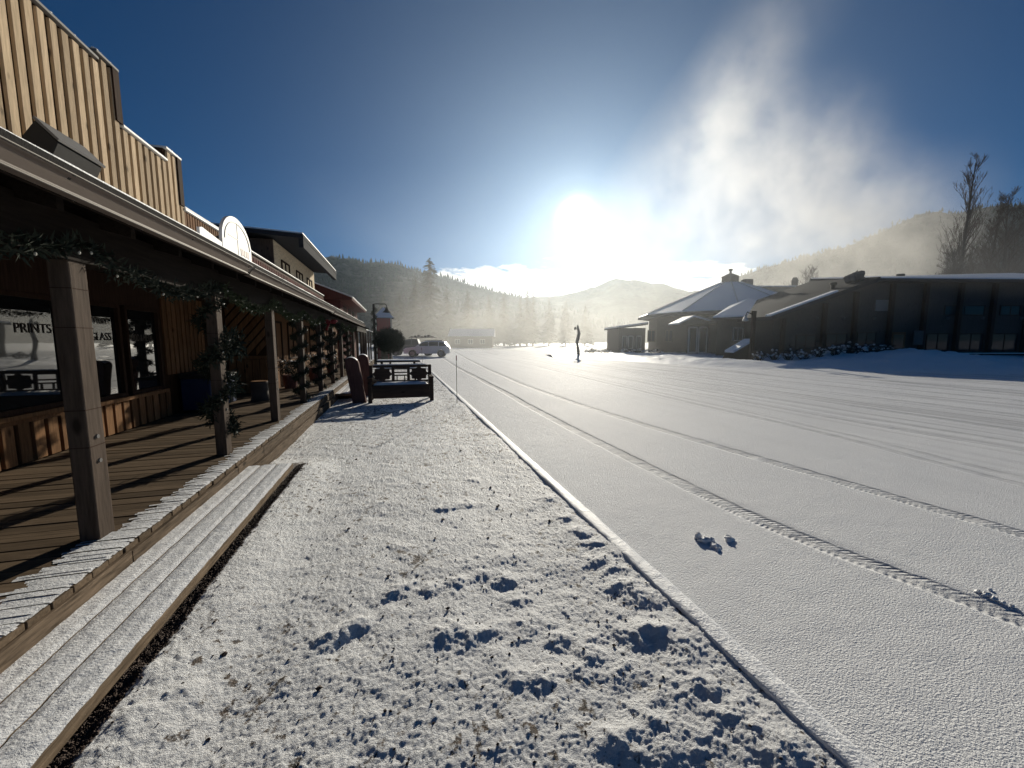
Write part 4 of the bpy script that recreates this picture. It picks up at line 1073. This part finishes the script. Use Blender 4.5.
mb = MB(); mb.add(ring12(.98, zt - .2) + ring12(.98, zt + .95), [(k, (k + 1) % n, n + (k + 1) % n, n + k) for k in range(n)]); mb.add(ring12(1.08, zt + .9) + ring12(.25, zt + 1.3), [(k, (k + 1) % n, n + (k + 1) % n, n + k) for k in range(n)] + [tuple(range(n, 2 * n)), tuple(range(n))[::-1]]); cu = LU(mb, 'cupola', M['lodge_wall'], T)
mb = MB(); mb.lathe([(.14, zt + 1.3), (.14, zt + 1.6), (.26, zt + 1.7), (.24, zt + 1.85), (.06, zt + 1.9)], uc, DC, 10); LU(mb, 'finial', M['metal_dark'], T, cu)
mb = MB(); mb.box(uc + 1.6, uc + 2.6, DC - .6, DC + .4, zt - .6, zt + .55); LU(mb, 'chimney', M['stone'], T)
# porch gable with white french doors
DF = DC - RR + .1; 
mb = MB(); g0, g1, gm = HU(679, DF - 1.5), HU(718, DF - 1.5), HU(692, DF - 1.5); zg, zp = HZ(325, DF), HZ(318, DF)
mb.prism([(g0, zg), (g1, zg), (gm, zp), ], DF - 1.6, DF + 1, 'y'); LU(mb, 'porch_gable', M['lodge_wall'], T)
mb = MB(); mb.prism([(g0 - .2, zg + .02), (gm, zp + .02), (g1 + .2, zg + .02), (g1 + .2, zg + .16), (gm, zp + .18), (g0 - .2, zg + .16)], DF - 1.7, DF + 1, 'y'); LU(mb, 'snow_cap', M['snow'], T)
mb = MB(); d0, d1 = HU(686.5, DF), HU(705.5, DF); z0, z1 = .35, HZ(327, DF)
for (a, b) in ((d0, (d0 + d1) / 2 - .04), ((d0 + d1) / 2 + .04, d1)):
    fwindow(T, a, b, z0, z1, DF - .3, 'white', 'door', 0)
mb = MB(); mb.box(d0 - .12, d1 + .12, DF - .28, DF - .2, z0 - .1, z1 + .12); LU(mb, 'door_surround', M['lodge_wall'], T)
for (a, b) in ((652, 660), (664, 672), (727, 737)): fwindow(T, HU(a, DF + 1), HU(b, DF + 1), 1.5, 2.8, DF + .9 if a > 660 else DF + 2.6, 'lodge_wall')
# flat rear wing of the lodge
mb = MB(); mb.box(uc + 4, uc + 22, DC + 6, DC + 16, 0, HZ(292, DC + 6)); LU(mb, 'rear_wing', M['lodge_wall'], T)
mb = MB(); mb.box(uc + 3.6, uc + 22.4, DC + 5.6, DC + 16, HZ(292, DC + 6) + .01, HZ(287, DC + 6)); LU(mb, 'wing_roof', M['roof_dark'], T)
mb = MB(); mb.box(uc + 3.6, uc + 22.4, DC + 5.62, DC + 16, HZ(287, DC + 6) + .01, HZ(286, DC + 6)); LU(mb, 'snow_cap', M['snow'], T)
for px in (790, 807):
    mb = MB(); u = HU(px, DC + 8); mb.lathe([(.45, HZ(288, DC + 8)), (.42, HZ(281, DC + 8)), (.5, HZ(281, DC + 8)), (.25, HZ(277.5, DC + 8))], u, DC + 8, 10); LU(mb, 'vent', M['metal_dark'], T)
# lean-to between lodge and hall
DL = 36.0
T = froot('lean_to', HU(745, DL), DL, 'low lean-to wing with a snowy sloping roof between the round lodge and long hall', 'annex')
a0, a1 = HU(716, DL), HU(792, DL)
mb = MB(); mb.prism([(a0, DL), (a1, DL), (a1, DL + 7), (a0 + 5.2, DL + 7)], -.1, HZ(320, DL), 'z'); LU(mb, 'wall', M['hall_wall'], T)
mb = MB(); mb.add([(a0 - .8, DL - .7, HZ(320.5, DL)), (a1, DL - .7, HZ(317, DL)), (a1, DL + 7, HZ(300, DL + 7)), (a0 + 5.0, DL + 7, HZ(306, DL + 7)), (a0 - .8, DL - .7, HZ(318.5, DL)), (a1, DL - .7, HZ(315, DL)), (a1, DL + 7, HZ(299, DL + 7)), (a0 + 5.0, DL + 7, HZ(305, DL + 7))], [(3,2,1,0),(4,5,6,7),(0,1,5,4),(1,2,6,5),(2,3,7,6),(3,0,4,7)]); rf = LU(mb, 'roof', M['roof_dark'], T)
mb = MB(); mb.add([(a0 - .75, DL - .66, HZ(318.4, DL)), (a1, DL - .66, HZ(314.9, DL)), (a1, DL + 7, HZ(298.9, DL + 7)), (a0 + 5.0, DL + 7, HZ(304.9, DL + 7)), (a0 - .7, DL - .6, HZ(317.2, DL)), (a1, DL - .6, HZ(313.6, DL)), (a1, DL + 7, HZ(298, DL + 7)), (a0 + 5.0, DL + 7, HZ(304, DL + 7))], [(4,5,6,7),(0,1,5,4),(1,2,6,5),(2,3,7,6),(3,0,4,7)]); LU(mb, 'snow_cap', M['snow'], T, rf)
fwindow(T, HU(732, DL), HU(742, DL), 1.6, 2.8, DL - .01, 'offwhite'); fwindow(T, HU(768, DL), HU(778, DL), 1.4, 2.6, DL - .01, 'lodge_wall')
# small annex at the lodge's left
DA = 47.0
T = froot('small_annex', HU(630, DA), DA, 'small flat annex with pale window frames at the left end of the round lodge', 'annex')
a0, a1 = HU(619, DA), HU(645, DA)
mb = MB(); mb.box(a0, a1, DA, DA + 6, -.1, HZ(328, DA)); LU(mb, 'wall', M['lodge_wall'], T)
mb = MB(); mb.prism([(a0 - .4, HZ(329, DA)), (a1 + .1, HZ(325, DA)), (a1 + .1, HZ(323.6, DA)), (a0 - .4, HZ(327.6, DA))], DA - .5, DA + 6, 'y'); rf = LU(mb, 'roof', M['roof_dark'], T)
mb = MB(); mb.prism([(a0 - .38, HZ(327.5, DA)), (a1 + .1, HZ(323.5, DA)), (a1 + .1, HZ(322.2, DA)), (a0 - .38, HZ(326.2, DA))], DA - .48, DA + 6, 'y'); LU(mb, 'snow_cap', M['snow'], T, rf)
for px in (622, 628, 636): fwindow(T, HU(px, DA), HU(px + 5, DA), .7, 2.2, DA - .01, 'offwhite', mull=0)

# lamp pole in front of the lean-to, snow-lidded box
T = froot('street_lamp', HU(752, 30), 30, 'dark square lamp post with short hooked arm before the lean-to wing', 'street lamp')
mb = MB(); u = HU(752, 30); mb.box(u - .12, u + .12, 29.88, 30.12, -.1, HZ(311, 30)); LU(mb, 'pole', M['trim_dark'], T)
mb = MB(); mb.tube([(u, 30, HZ(315, 30)), (u - .5, 30, HZ(312, 30)), (u - .62, 30, HZ(316, 30))], .04, 6); LU(mb, 'arm', M['metal_dark'], T)
mb = MB(); mb.lathe([(.06, HZ(316, 30)), (.2, HZ(320, 30)), (.2, HZ(321, 30))], u - .62, 30, 10); LU(mb, 'lamp_shade', M['offwhite'], T)
T = froot('sloped_box', HU(739, 31), 31, 'dark box with a steep snow covered lid near the lamp post', 'box')
mb = MB(); u = HU(738, 31); mb.prism([(u - .9, -.1), (u + .9, -.1), (u + .9, 1.55), (u - .5, .7)], 30.6, 31.8, 'y'); LU(mb, 'body', M['trim_dark'], T)
mb = MB(); mb.prism([(u - .55, .705), (u + .95, 1.6), (u + .95, 1.78), (u - .55, .88)], 30.55, 31.85, 'y'); LU(mb, 'snow_cap', M['snow'], T)

# snow banks in front of the buildings
U, V = np.meshgrid(lin(4, 58, 300), lin(13, 48, 220))
front = 17 + 6.5 * sstep(30, 8, U) + 12 * sstep(14, 5, U) + (fbm(U, V * 0, .25, 3, 500) - .5) * 3
rise = sstep(0, 6, V - front)
Z = -.10 + rise * (.35 + .55 * fbm(U, V, .16, 4, 510) ** 1.5 * 1.6) + rise * (fbm(U, V, .9, 4, 511) - .5) * .22
Z += .55 * np.exp(-((U - 27.5) / 4.5) ** 2 - ((V - 26) / 3) ** 2) * rise
Z += .10 * sstep(.55, .7, fbm(U, V, 1.6, 3, 520)) * rise + .12 * np.exp(-((V - front - 1.2) / .8) ** 2) * fbm(U, V, 2.2, 3, 530)
Z = np.where(Z > -.02, -.02 + (Z + .02) * (.45 + .45 * sstep(17, 25, U)), Z)
Xw = U * cy_ + V * sy_; Yw = -U * sy_ + V * cy_
tag(grid_mesh('snow_bank_terrain', Xw, Yw, Z, snow_mat('bank_snow', 12, .7, .06)), kind='structure')
def bank_h(u, v): return float(Z[min(219, max(0, int((v - 13) / 35 * 219))), min(299, max(0, int((u - 4) / 54 * 299)))])
sh = [(760, 28, .5, .9), (775, 28.5, .6, 1.0), (790, 28, .55, 1.0), (804, 27.6, .6, .9), (820, 27.5, .55, 1.0), (836, 27, .6, .9), (852, 27.5, .8, 1.1), (870, 28, .6, .9), (885, 28, .6, .8), (640, 44, .9, .8), (626, 43, .8, .7), (655, 43.5, .9, .7), (605, 44, .8, .6), (592, 45, .8, .6)]
names = ['beside the dark lamp post', 'second from the lamp post', 'third from the lamp post', 'fourth from the lamp post', 'fifth from the lamp post', 'sixth from the lamp post', 'tallest, before the hall front', 'just right of the tallest', 'rightmost of the hall row', 'before the small annex', 'left of the annex windows', 'below the left lodge wall', 'between annex and carved pole', 'closest to the carved pole']
for (px, d, r_, h_), nm in zip(sh, names):
    u = HU(px, d); q = UV(u, d, bank_h(u, d) - .05); shrub((q.x, q.y, q.z), r_, h_, 'snow dusted bare shrub ' + nm, 40, .5, 'bare shrubs in front of the far buildings')

# ------------------------------------------------------------------ trees
def bare_tree(p, h, spread, label, seed, mat='bark_pale', group=None, stems=1, upright=.75, lev=4):
    rd = random.Random(seed); t = thing('bare_tree', p, label, 'tree', group); tr = MB(); cr = MB()
    def grow(b, d, L, r, level):
        n = 5; pts = [b]; dd = d.copy(); radii = [r]
        for k in range(n):
            wb = .02 if level == 0 else .09; dd = (dd + Vector((rd.gauss(0, wb), rd.gauss(0, wb), .07 * upright))).normalized(); pts.append(pts[-1] + dd * L / n); radii.append(max(r * (1 - .85 * (k + 1) / n), .010))
        (tr if level == 0 else cr).tube(pts, radii, 6 if level == 0 else 3, False)
        if level >= lev: return
        m = {0: 34, 1: 7, 2: 4, 3: 2}[level]
        for k in range(m):
            s = (.18 + .8 * (k + rd.random()) / m) if level == 0 else rd.uniform(.25, 1.0)
            i = min(int(s * n), n - 1); q = pts[i].lerp(pts[i + 1], s * n - i)
            a = rd.uniform(0, 6.283); side = Vector((math.cos(a), math.sin(a), 0))
            base_d = (pts[i + 1] - pts[i]).normalized()
            nd = (base_d * upright + side * (1 - upright) * 1.5 + Vector((0, 0, .15))).normalized()
            l2 = L * spread * (1.0 - .85 * s) if level == 0 else L * rd.uniform(.35, .6)
            grow(q, nd, max(l2, .35), max(radii[i] * .45, .012), level + 1)
    for s in range(stems):
        grow(Vector(p) + Vector((rd.gauss(0, .3) if s else 0, rd.gauss(0, .3) if s else 0, -.2)), Vector((rd.gauss(0, .012 + .1 * (s > 0)), rd.gauss(0, .012), 1)).normalized(), h * (1 if s == 0 else rd.uniform(.6, .9)), h * .013, 0)
    tr.build('trunk', M[mat], t, True); cr.build('crown', M['twig'], t)
for (px, top, d, spr, up, sd, lb, st) in [(972, 152, 60, .42, .80, 1, 'tall narrow bare poplar rising behind the long hall roof', 1), (990, 196, 62, .45, .72, 2, 'medium bare tree just right of the tall poplar', 1), (1014, 184, 60, .45, .70, 3, 'bare tree with spreading crown at the right edge', 1), (1003, 205, 66, .45, .66, 5, 'smaller bare tree between the medium tree and the right edge tree', 1), (952, 248, 52, .55, .55, 4, 'low spreading bare tree left of the poplar over the hall roof', 3), (966, 252, 56, .6, .5, 6, 'low twiggy bare tree at the foot of the poplar', 3)]:
    u = HU(px - .105 * (341 - top), d, 341); q = UV(u, d, 0); bare_tree((q.x, q.y, 0), HZ(top, d) * .95, spr * .72, lb, sd, 'bark', 'bare trees behind the long hall', st, up)
u = HU(806, 70); q = UV(u, 70, 0); bare_tree((q.x, q.y, 0), HZ(270, 70), .5, 'thin bare tree tip showing above the lodge rear wing', 12, 'bark', None, 1, .7, 3)

def conifer(p, h, r, label, seed, group):
    rd = random.Random(seed); t = thing('conifer_tree', p, label, 'tree', group)
    mb = MB(); mb.tube([(p[0], p[1], p[2] - .3), (p[0], p[1], p[2] + h)], [h * .02, .02], 6, False); mb.build('trunk', M['bark'], t)
    mb = MB(); n = int(h * 15)
    for k in range(n):
        s = (k + rd.random()) / n; z = h * (.08 + .92 * s); L = r * (1 - s) ** (.42 if seed == 0 else .8) * rd.uniform(.6, 1.15) + .12
        a = rd.uniform(0, 6.283); d = Vector((math.cos(a), math.sin(a), -.28)); w = Vector((-math.sin(a), math.cos(a), 0))
        b = Vector((p[0], p[1], p[2] + z))
        for j in range(5):
            f = (j + .5) / 5; c = b + d * L * f; ww_ = L * .30 * (1.15 - f)
            mb.add([c - d * L * .14 , c + w * ww_ + d * L * .10 + Vector((0, 0, -.12 * L)), c + d * L * .20, c - w * ww_ + d * L * .10 + Vector((0, 0, -.12 * L))], [(0, 1, 2), (0, 2, 3)])
    mb.build('crown', M['conifer'], t)
cons = [(430, 257, 118, 4.2, 'tallest broad conifer on the misty left treeline'), (416, 272, 122, 4.5, 'conifer left of the tallest on the misty treeline'), (447, 283, 118, 4, 'short conifer right of the tallest on the misty treeline'),
        (468, 287, 125, 4, 'misty conifer, first in the row before the pale clouds'), (489, 293, 128, 3.6, 'misty conifer, second in the row before the pale clouds'), (504, 288, 130, 3.4, 'misty conifer, third in the row before the pale clouds'), (520, 293, 132, 3.2, 'misty conifer, fourth in the row, left of the twin tips'), (527, 285, 135, 3, 'taller of the twin conifer tips in the mist'), (533, 288, 136, 3, 'shorter of the twin conifer tips in the mist'),
        (549, 296, 140, 3.2, 'faint conifer right of the twin tips'), (566, 300, 145, 3.5, 'faint conifer below the sun, left one'), (585, 303, 150, 3.5, 'faint conifer below the sun, right one'), (400, 290, 112, 4, 'dark conifer low above the truck'), (384, 292, 115, 4, 'dark conifer behind the red booth roof')]
for k, (px, py, d, r_, lb) in enumerate(cons):
    q = UV(HU(px, d, (py + 345) / 2), d, 0); conifer((q.x, q.y, -.1), HZ(py, d), r_, lb, k, 'conifers in the mist beyond the street')
# low barn in the mist
T = froot('barn', HU(470, 95), 95, 'low barn with a snowy gable roof faint in the mist', 'barn')
a0, a1 = HU(450, 95), HU(492, 95)
mb = MB(); mb.box(a0, a1, 95, 103, -.1, 2.8); LU(mb, 'wall', M['lodge_wall'], T)
mb = MB(); mb.add([(a0 - .5, 94.5, 2.7), (a1 + .5, 94.5, 2.7), (a1 + .5, 99, 4.6), (a0 - .5, 99, 4.6), (a1 + .5, 103.5, 2.7), (a0 - .5, 103.5, 2.7)], [(0,1,2,3),(3,2,4,5),(0,3,5),(1,4,2)]); LU(mb, 'roof', M['snow'], T)
for px in (455, 468, 480): fwindow(T, HU(px, 95), HU(px + 5, 95), .9, 2.0, 94.99, 'offwhite')

# ------------------------------------------------------------------ hills
def hill(name, ridge, d, front, back, seed, jag=1.0, ntree=0, flabel=''):
    # ridge: [(px, py)]; the slope rises from d-front to the ridge and falls behind
    pxs = lin(ridge[0][0], ridge[-1][0], 260); pys = np.interp(pxs, [r[0] for r in ridge], [r[1] for r in ridge])
    ts = np.concatenate([lin(0, 1, 46), lin(1.15, 2, 8)])
    Hh = np.array([HZ(b, d) for b in pys]); U0 = np.array([HU(a, d, b) for a, b in zip(pxs, pys)])
    TT, UU = np.meshgrid(ts, U0, indexing='ij'); HH = np.repeat(Hh[None, :], len(ts), 0)
    VV = np.where(TT <= 1, d - front * (1 - TT), d + back * (TT - 1))
    prof = np.where(TT <= 1, TT ** .9, 1 - np.maximum(TT - 1, 0) ** 1.5)
    UU = UU * (VV / d) ** .3
    nz = (fbm(UU, VV, 3.2 / front, 5, seed) - .5)
    Zz = (HH + 2) * prof + nz * front * .16 * np.clip(1 - np.abs(TT - 1) * 1.0, 0, 1) * (TT < .93) + (fbm(UU, VV, .09, 2, seed + 9) - .5) * 5.0 * jag * prof - 2
    Xw = UU * cy_ + VV * sy_; Yw = -UU * sy_ + VV * cy_
    tag(grid_mesh(name, Xw, Yw, Zz, M['hill'], smooth=False), kind='structure')
    rr = np.random.default_rng(seed); mb = MB()
    for k in range(ntree):
        i = int(len(ts[ts <= 1.0]) * (1 - rr.random() ** 1.6 * .8)); j = int(rr.integers(0, len(pxs)))
        i = min(i, len(ts) - 1); b = (Xw[i, j] + rr.normal(0, 2.5), Yw[i, j] + rr.normal(0, 2.5), Zz[i, j] - .6)
        h_ = rr.uniform(.6, 1.3) * d * .0095; w_ = h_ * rr.uniform(.16, .26); a0_ = rr.uniform(0, 6.28)
        lo = [(b[0] + w_ * math.cos(a0_ + q * 1.2566), b[1] + w_ * math.sin(a0_ + q * 1.2566), b[2] + h_ * .12) for q in range(5)]
        mb.add(lo + [(b[0], b[1], b[2] + h_)], [(q, (q + 1) % 5, 5) for q in range(5)])
    if ntree: tag(mb.build('forest', M['conifer'], None), flabel, 'forest', kind='stuff')
hill('hill', [(60, 300), (200, 275), (300, 266), (328, 262), (345, 263), (360, 262), (372, 268), (395, 269), (420, 271), (450, 279), (480, 288), (520, 298), (560, 310), (620, 330)], 720, 420, 200, 900, 1.0, 3800, 'dense conifer forest covering the hill behind the left buildings')
hill('hill', [(690, 330), (705, 300), (740, 276), (790, 262), (840, 248), (880, 234), (896, 224), (915, 218), (945, 216), (980, 209), (1024, 204), (1100, 196), (1250, 180), (1500, 200)], 420, 260, 200, 910, 1.0, 4200, 'sparse dark forest on the steep hill behind the long hall')
hill('mountain', [(380, 310), (480, 300), (560, 296), (595, 287), (608, 281), (616, 278), (630, 281), (648, 284), (662, 284), (690, 292), (730, 286), (780, 280), (840, 300)], 820, 360, 200, 920, .6)

# ------------------------------------------------------------------ air: haze, mist and the steam plume
def closed_box(name, x0, x1, y0, y1, z0, z1, m):
    mb = MB(); mb.box(x0, x1, y0, y1, z0, z1); o = mb.build(name, m); return o
HAZE_D, HAZE_G = .85e-4, .74
t = NT('haze_air'); t.n.remove(t.p); vol = t.node('ShaderNodeVolumePrincipled'); vol.inputs['Color'].default_value = (.66, .85, 1, 1); vol.inputs['Density'].default_value = HAZE_D; vol.inputs['Anisotropy'].default_value = HAZE_G
t.l.new(vol.outputs[0], t.n['Material Output'].inputs['Volume'])
tag(closed_box('haze', -700, 1150, -500, 1080, -3.2, 260, t.m), kind='stuff')
def mist_mat(name, blobs, dens, g, scale, lo, hi, stretch=(1, 1, 1), ground=None):
    t = NT(name); t.n.remove(t.p); p = t.obj(); tot = None
    wq = t.node('ShaderNodeTexNoise'); wq.inputs['Scale'].default_value = scale * .6; wq.inputs['Detail'].default_value = 2; t.l.new(p, wq.inputs['Vector'])
    off = t.node('ShaderNodeVectorMath', operation='MULTIPLY_ADD'); t.l.new(wq.outputs['Color'], off.inputs[0]); off.inputs[1].default_value = (9, 9, 9); 
    off.inputs[2].default_value = (-4.5, -4.5, -4.5)
    ad = t.node('ShaderNodeVectorMath', operation='ADD'); t.l.new(p, ad.inputs[0]); t.l.new(off.outputs[0], ad.inputs[1])
    for (c, r, w) in blobs:
        d = t.node('ShaderNodeVectorMath', operation='DISTANCE'); t.l.new(ad.outputs[0], d.inputs[0]); d.inputs[1].default_value = c
        mr = t.node('ShaderNodeMapRange', interpolation_type='SMOOTHERSTEP'); t.l.new(d.outputs['Value'], mr.inputs[0]); mr.inputs[1].default_value = 0; mr.inputs[2].default_value = r; mr.inputs[3].default_value = w; mr.inputs[4].default_value = 0
        tot = mr.outputs[0] if tot is None else t.math('ADD', tot, mr.outputs[0])
    n = t.noise(t.mapv(ad.outputs[0], stretch), scale, 8, .70)
    k = t.node('ShaderNodeMapRange'); t.l.new(n, k.inputs[0]); k.inputs[1].default_value = lo; k.inputs[2].default_value = hi
    if tot is not None:
        dn = t.math('MULTIPLY', tot, k.outputs[0])
    else: dn = k.outputs[0]
    if ground:
        sx = t.node('ShaderNodeSeparateXYZ'); t.l.new(p, sx.inputs[0]); 
        h = t.node('ShaderNodeMapRange', interpolation_type='SMOOTHSTEP'); t.l.new(sx.outputs[2], h.inputs[0]); h.inputs[1].default_value = ground; h.inputs[2].default_value = 0; h.inputs[3].default_value = 0; h.inputs[4].default_value = 1
        dn = t.math('MULTIPLY', dn, h.outputs[0])
    dn = t.math('MULTIPLY', dn, dens)
    v = t.node('ShaderNodeVolumePrincipled'); v.inputs['Color'].default_value = (1, .985, .95, 1); v.inputs['Anisotropy'].default_value = g
    t.l.new(dn, v.inputs['Density']); t.l.new(v.outputs[0], t.n['Material Output'].inputs['Volume'])
    return t.m
PD = 120.0
base = UV(HU(770, PD), PD, 0)
def loc_uv(px, py, dv=0): return (HU(px, PD, py) - HU(770, PD), dv, HZ(py, PD))
bl = []
for (px, py, r_, w, dv) in [(715, 258, 85, .5, 0), (662, 235, 80, .33, 3), (790, 255, 95, 1.1, -3), (850, 262, 80, 1.25, 0), (895, 245, 75, 1.25, 2), (742, 200, 85, .7, 2), (800, 205, 78, .95, -2), (688, 178, 78, .5, 0), (738, 150, 72, .8, 0), (730, 108, 58, .85, 2), (748, 72, 50, .65, 0), (772, 30, 52, .4, -2), (815, 150, 62, 1.1, 0), (640, 265, 75, .22, 0), (855, 195, 68, 1.1, 3), (915, 205, 60, .8, 0), (925, 260, 55, .9, 0)]:
    c = loc_uv(px, py, dv); bl.append((c, r_ * PD / F * 1.3, w))
pm = mist_mat('steam_volume', bl, .0140, .60, .078, .34, .67, (1, 1, .85))
out = [(590, 335), (590, 190), (650, 110), (700, 40), (720, -60), (830, -60), (850, 70), (900, 130), (985, 170), (985, 335)]
mb = MB(); mb.prism([(HU(a, PD, b) - HU(770, PD), HZ(b, PD)) for a, b in out], -17, 17, 'y')
o = mb.build('steam_plume', pm); o.location = base; o.rotation_euler = (0, 0, RZ)
tag(o, 'pale plume of steam rising behind the round lodge into the sky', 'steam', kind='stuff')
gm_ = mist_mat('ground_mist_volume', [], .0125, .54, .05, .36, .66, (1, 1, 1.4), 19)
mb = MB(); mb.box(-34, 62, 0, 60, -.02, 24)
o = mb.build('ground_mist', gm_); o.location = UV(HU(560, 85), 62, 0); o.rotation_euler = (0, 0, RZ)
tag(o, 'low bank of sunlit mist over the far end of the street', 'mist', kind='stuff')

t = NT('thin_mist_air'); t.n.remove(t.p); vol = t.node('ShaderNodeVolumePrincipled'); vol.inputs['Color'].default_value = (.92, .96, 1, 1); vol.inputs['Density'].default_value = .0024; vol.inputs['Anisotropy'].default_value = .62
t.l.new(vol.outputs[0], t.n['Material Output'].inputs['Volume'])
mb = MB(); mb.box(-12, 75, 0, 39, -1.5, 11); o = mb.build('thin_mist', t.m); o.location = UV(0, 22.5, 0); o.rotation_euler = (0, 0, RZ)
tag(o, 'thin veil of sunlit mist over the road and the far buildings', 'mist', kind='stuff')

# ------------------------------------------------------------------ sky, sun, camera
w = bpy.data.worlds.new('World'); scene.world = w; w.use_nodes = True; nt = w.node_tree; N = nt.nodes; Lk = nt.links
bg = N['Background']; sky = N.new('ShaderNodeTexSky'); sky.sky_type = 'NISHITA'; sky.sun_disc = False
sky.sun_elevation = SUN_EL; sky.sun_rotation = SUN_AZ; sky.altitude = 3000; sky.air_density = 1.0; sky.dust_density = 1.4; sky.ozone_density = 5.0
bg.inputs['Strength'].default_value = .05
def wm(op, a, b=None, c=None, clamp=False):
    n = N.new('ShaderNodeMath'); n.operation = op; n.use_clamp = clamp
    for i, v in enumerate((a, b, c)):
        if v is None: continue
        if isinstance(v, (int, float)): n.inputs[i].default_value = v
        else: Lk.new(v, n.inputs[i])
    return n.outputs[0]
tc = N.new('ShaderNodeTexCoord'); sp = N.new('ShaderNodeSeparateXYZ'); Lk.new(tc.outputs['Generated'], sp.inputs[0])
mp = N.new('ShaderNodeMapping'); mp.inputs['Scale'].default_value = (1, 1, 3.2); Lk.new(tc.outputs['Generated'], mp.inputs['Vector'])
nz = N.new('ShaderNodeTexNoise'); nz.inputs['Scale'].default_value = 7.5; nz.inputs['Detail'].default_value = 7; nz.inputs['Roughness'].default_value = .55; Lk.new(mp.outputs[0], nz.inputs['Vector'])
az = wm('ARCTAN2', sp.outputs[0], sp.outputs[1])
def wr(v, a, b, c, d):
    n = N.new('ShaderNodeMapRange'); n.interpolation_type = 'SMOOTHSTEP'; Lk.new(v, n.inputs[0])
    for i, q in enumerate((a, b, c, d)): n.inputs[i + 1].default_value = q
    return n.outputs[0]
el = sp.outputs[2]
band = wm('MULTIPLY', wr(el, .215, .14, 0, 1), wm('MULTIPLY', wr(az, -.02, .12, 0, 1), wr(az, .95, .70, 0, 1)))
cl = wr(wm('MULTIPLY_ADD', band, .34, wm('SUBTRACT', nz.outputs['Fac'], .30)), .36, .47, 0, 1)
cl = wm('MULTIPLY', cl, wr(band, 0.02, .25, 0, 1))
mx = N.new('ShaderNodeMix'); mx.data_type = 'RGBA'; Lk.new(cl, mx.inputs[0]); hs = N.new('ShaderNodeHueSaturation'); hs.inputs['Saturation'].default_value = 1.5; hs.inputs['Value'].default_value = .74; Lk.new(sky.outputs[0], hs.inputs['Color']); Lk.new(hs.outputs[0], mx.inputs[6]); mx.inputs[7].default_value = (19, 18.5, 17, 1)
SD = Vector((math.sin(SUN_AZ) * math.cos(SUN_EL), math.cos(SUN_AZ) * math.cos(SUN_EL), math.sin(SUN_EL)))
dt = N.new('ShaderNodeVectorMath'); dt.operation = 'DOT_PRODUCT'; Lk.new(tc.outputs['Generated'], dt.inputs[0]); dt.inputs[1].default_value = SD
dmx = wm('MAXIMUM', dt.outputs['Value'], 0.0)
core = wm('ADD', wm('MULTIPLY', wm('POWER', dmx, 3000.0), 160.0), wm('ADD', wm('MULTIPLY', wm('POWER', dmx, 300.0), 5.5), wm('ADD', wm('MULTIPLY', wm('POWER', dmx, 45.0), 1.2), wm('MULTIPLY', wm('POWER', dmx, 10.0), 3.0))))
ac = N.new('ShaderNodeVectorMath'); ac.operation = 'ADD'; Lk.new(mx.outputs[2], ac.inputs[0]); vs_ = N.new('ShaderNodeVectorMath'); vs_.operation = 'SCALE'; vs_.inputs[0].default_value = (.78, .91, 1.0); Lk.new(core, vs_.inputs['Scale']); Lk.new(vs_.outputs[0], ac.inputs[1])
Lk.new(ac.outputs[0], bg.inputs['Color'])
sl = bpy.data.lights.new('sun', 'SUN'); sl.energy = 5.0; sl.angle = R(.5); sl.color = (1.0, .925, .775)
so = bpy.data.objects.new('sun', sl); col.objects.link(so); so.rotation_euler = (R(90) - SUN_EL, 0, math.pi - SUN_AZ); so.location = (60, 120, 60)
cam = bpy.data.cameras.new('camera'); cam.sensor_width = 36; cam.lens = F / 1024 * 36; cam.clip_start = .05; cam.clip_end = 6000
co = bpy.data.objects.new('camera', cam); col.objects.link(co); co.location = CAM; co.rotation_euler = (R(90) - PITCH, 0, -YAW); scene.camera = co
scene.view_settings.view_transform = 'Standard'; scene.view_settings.look = 'None'; scene.view_settings.exposure = .06; scene.view_settings.gamma = 1
cyc = scene.cycles; cyc.max_bounces = 6; cyc.diffuse_bounces = 2; cyc.glossy_bounces = 3; cyc.volume_bounces = 0; cyc.transparent_max_bounces = 8
cyc.use_denoising = True; cyc.volume_step_rate = .45; cyc.volume_max_steps = 160; cyc.sample_clamp_indirect = 4
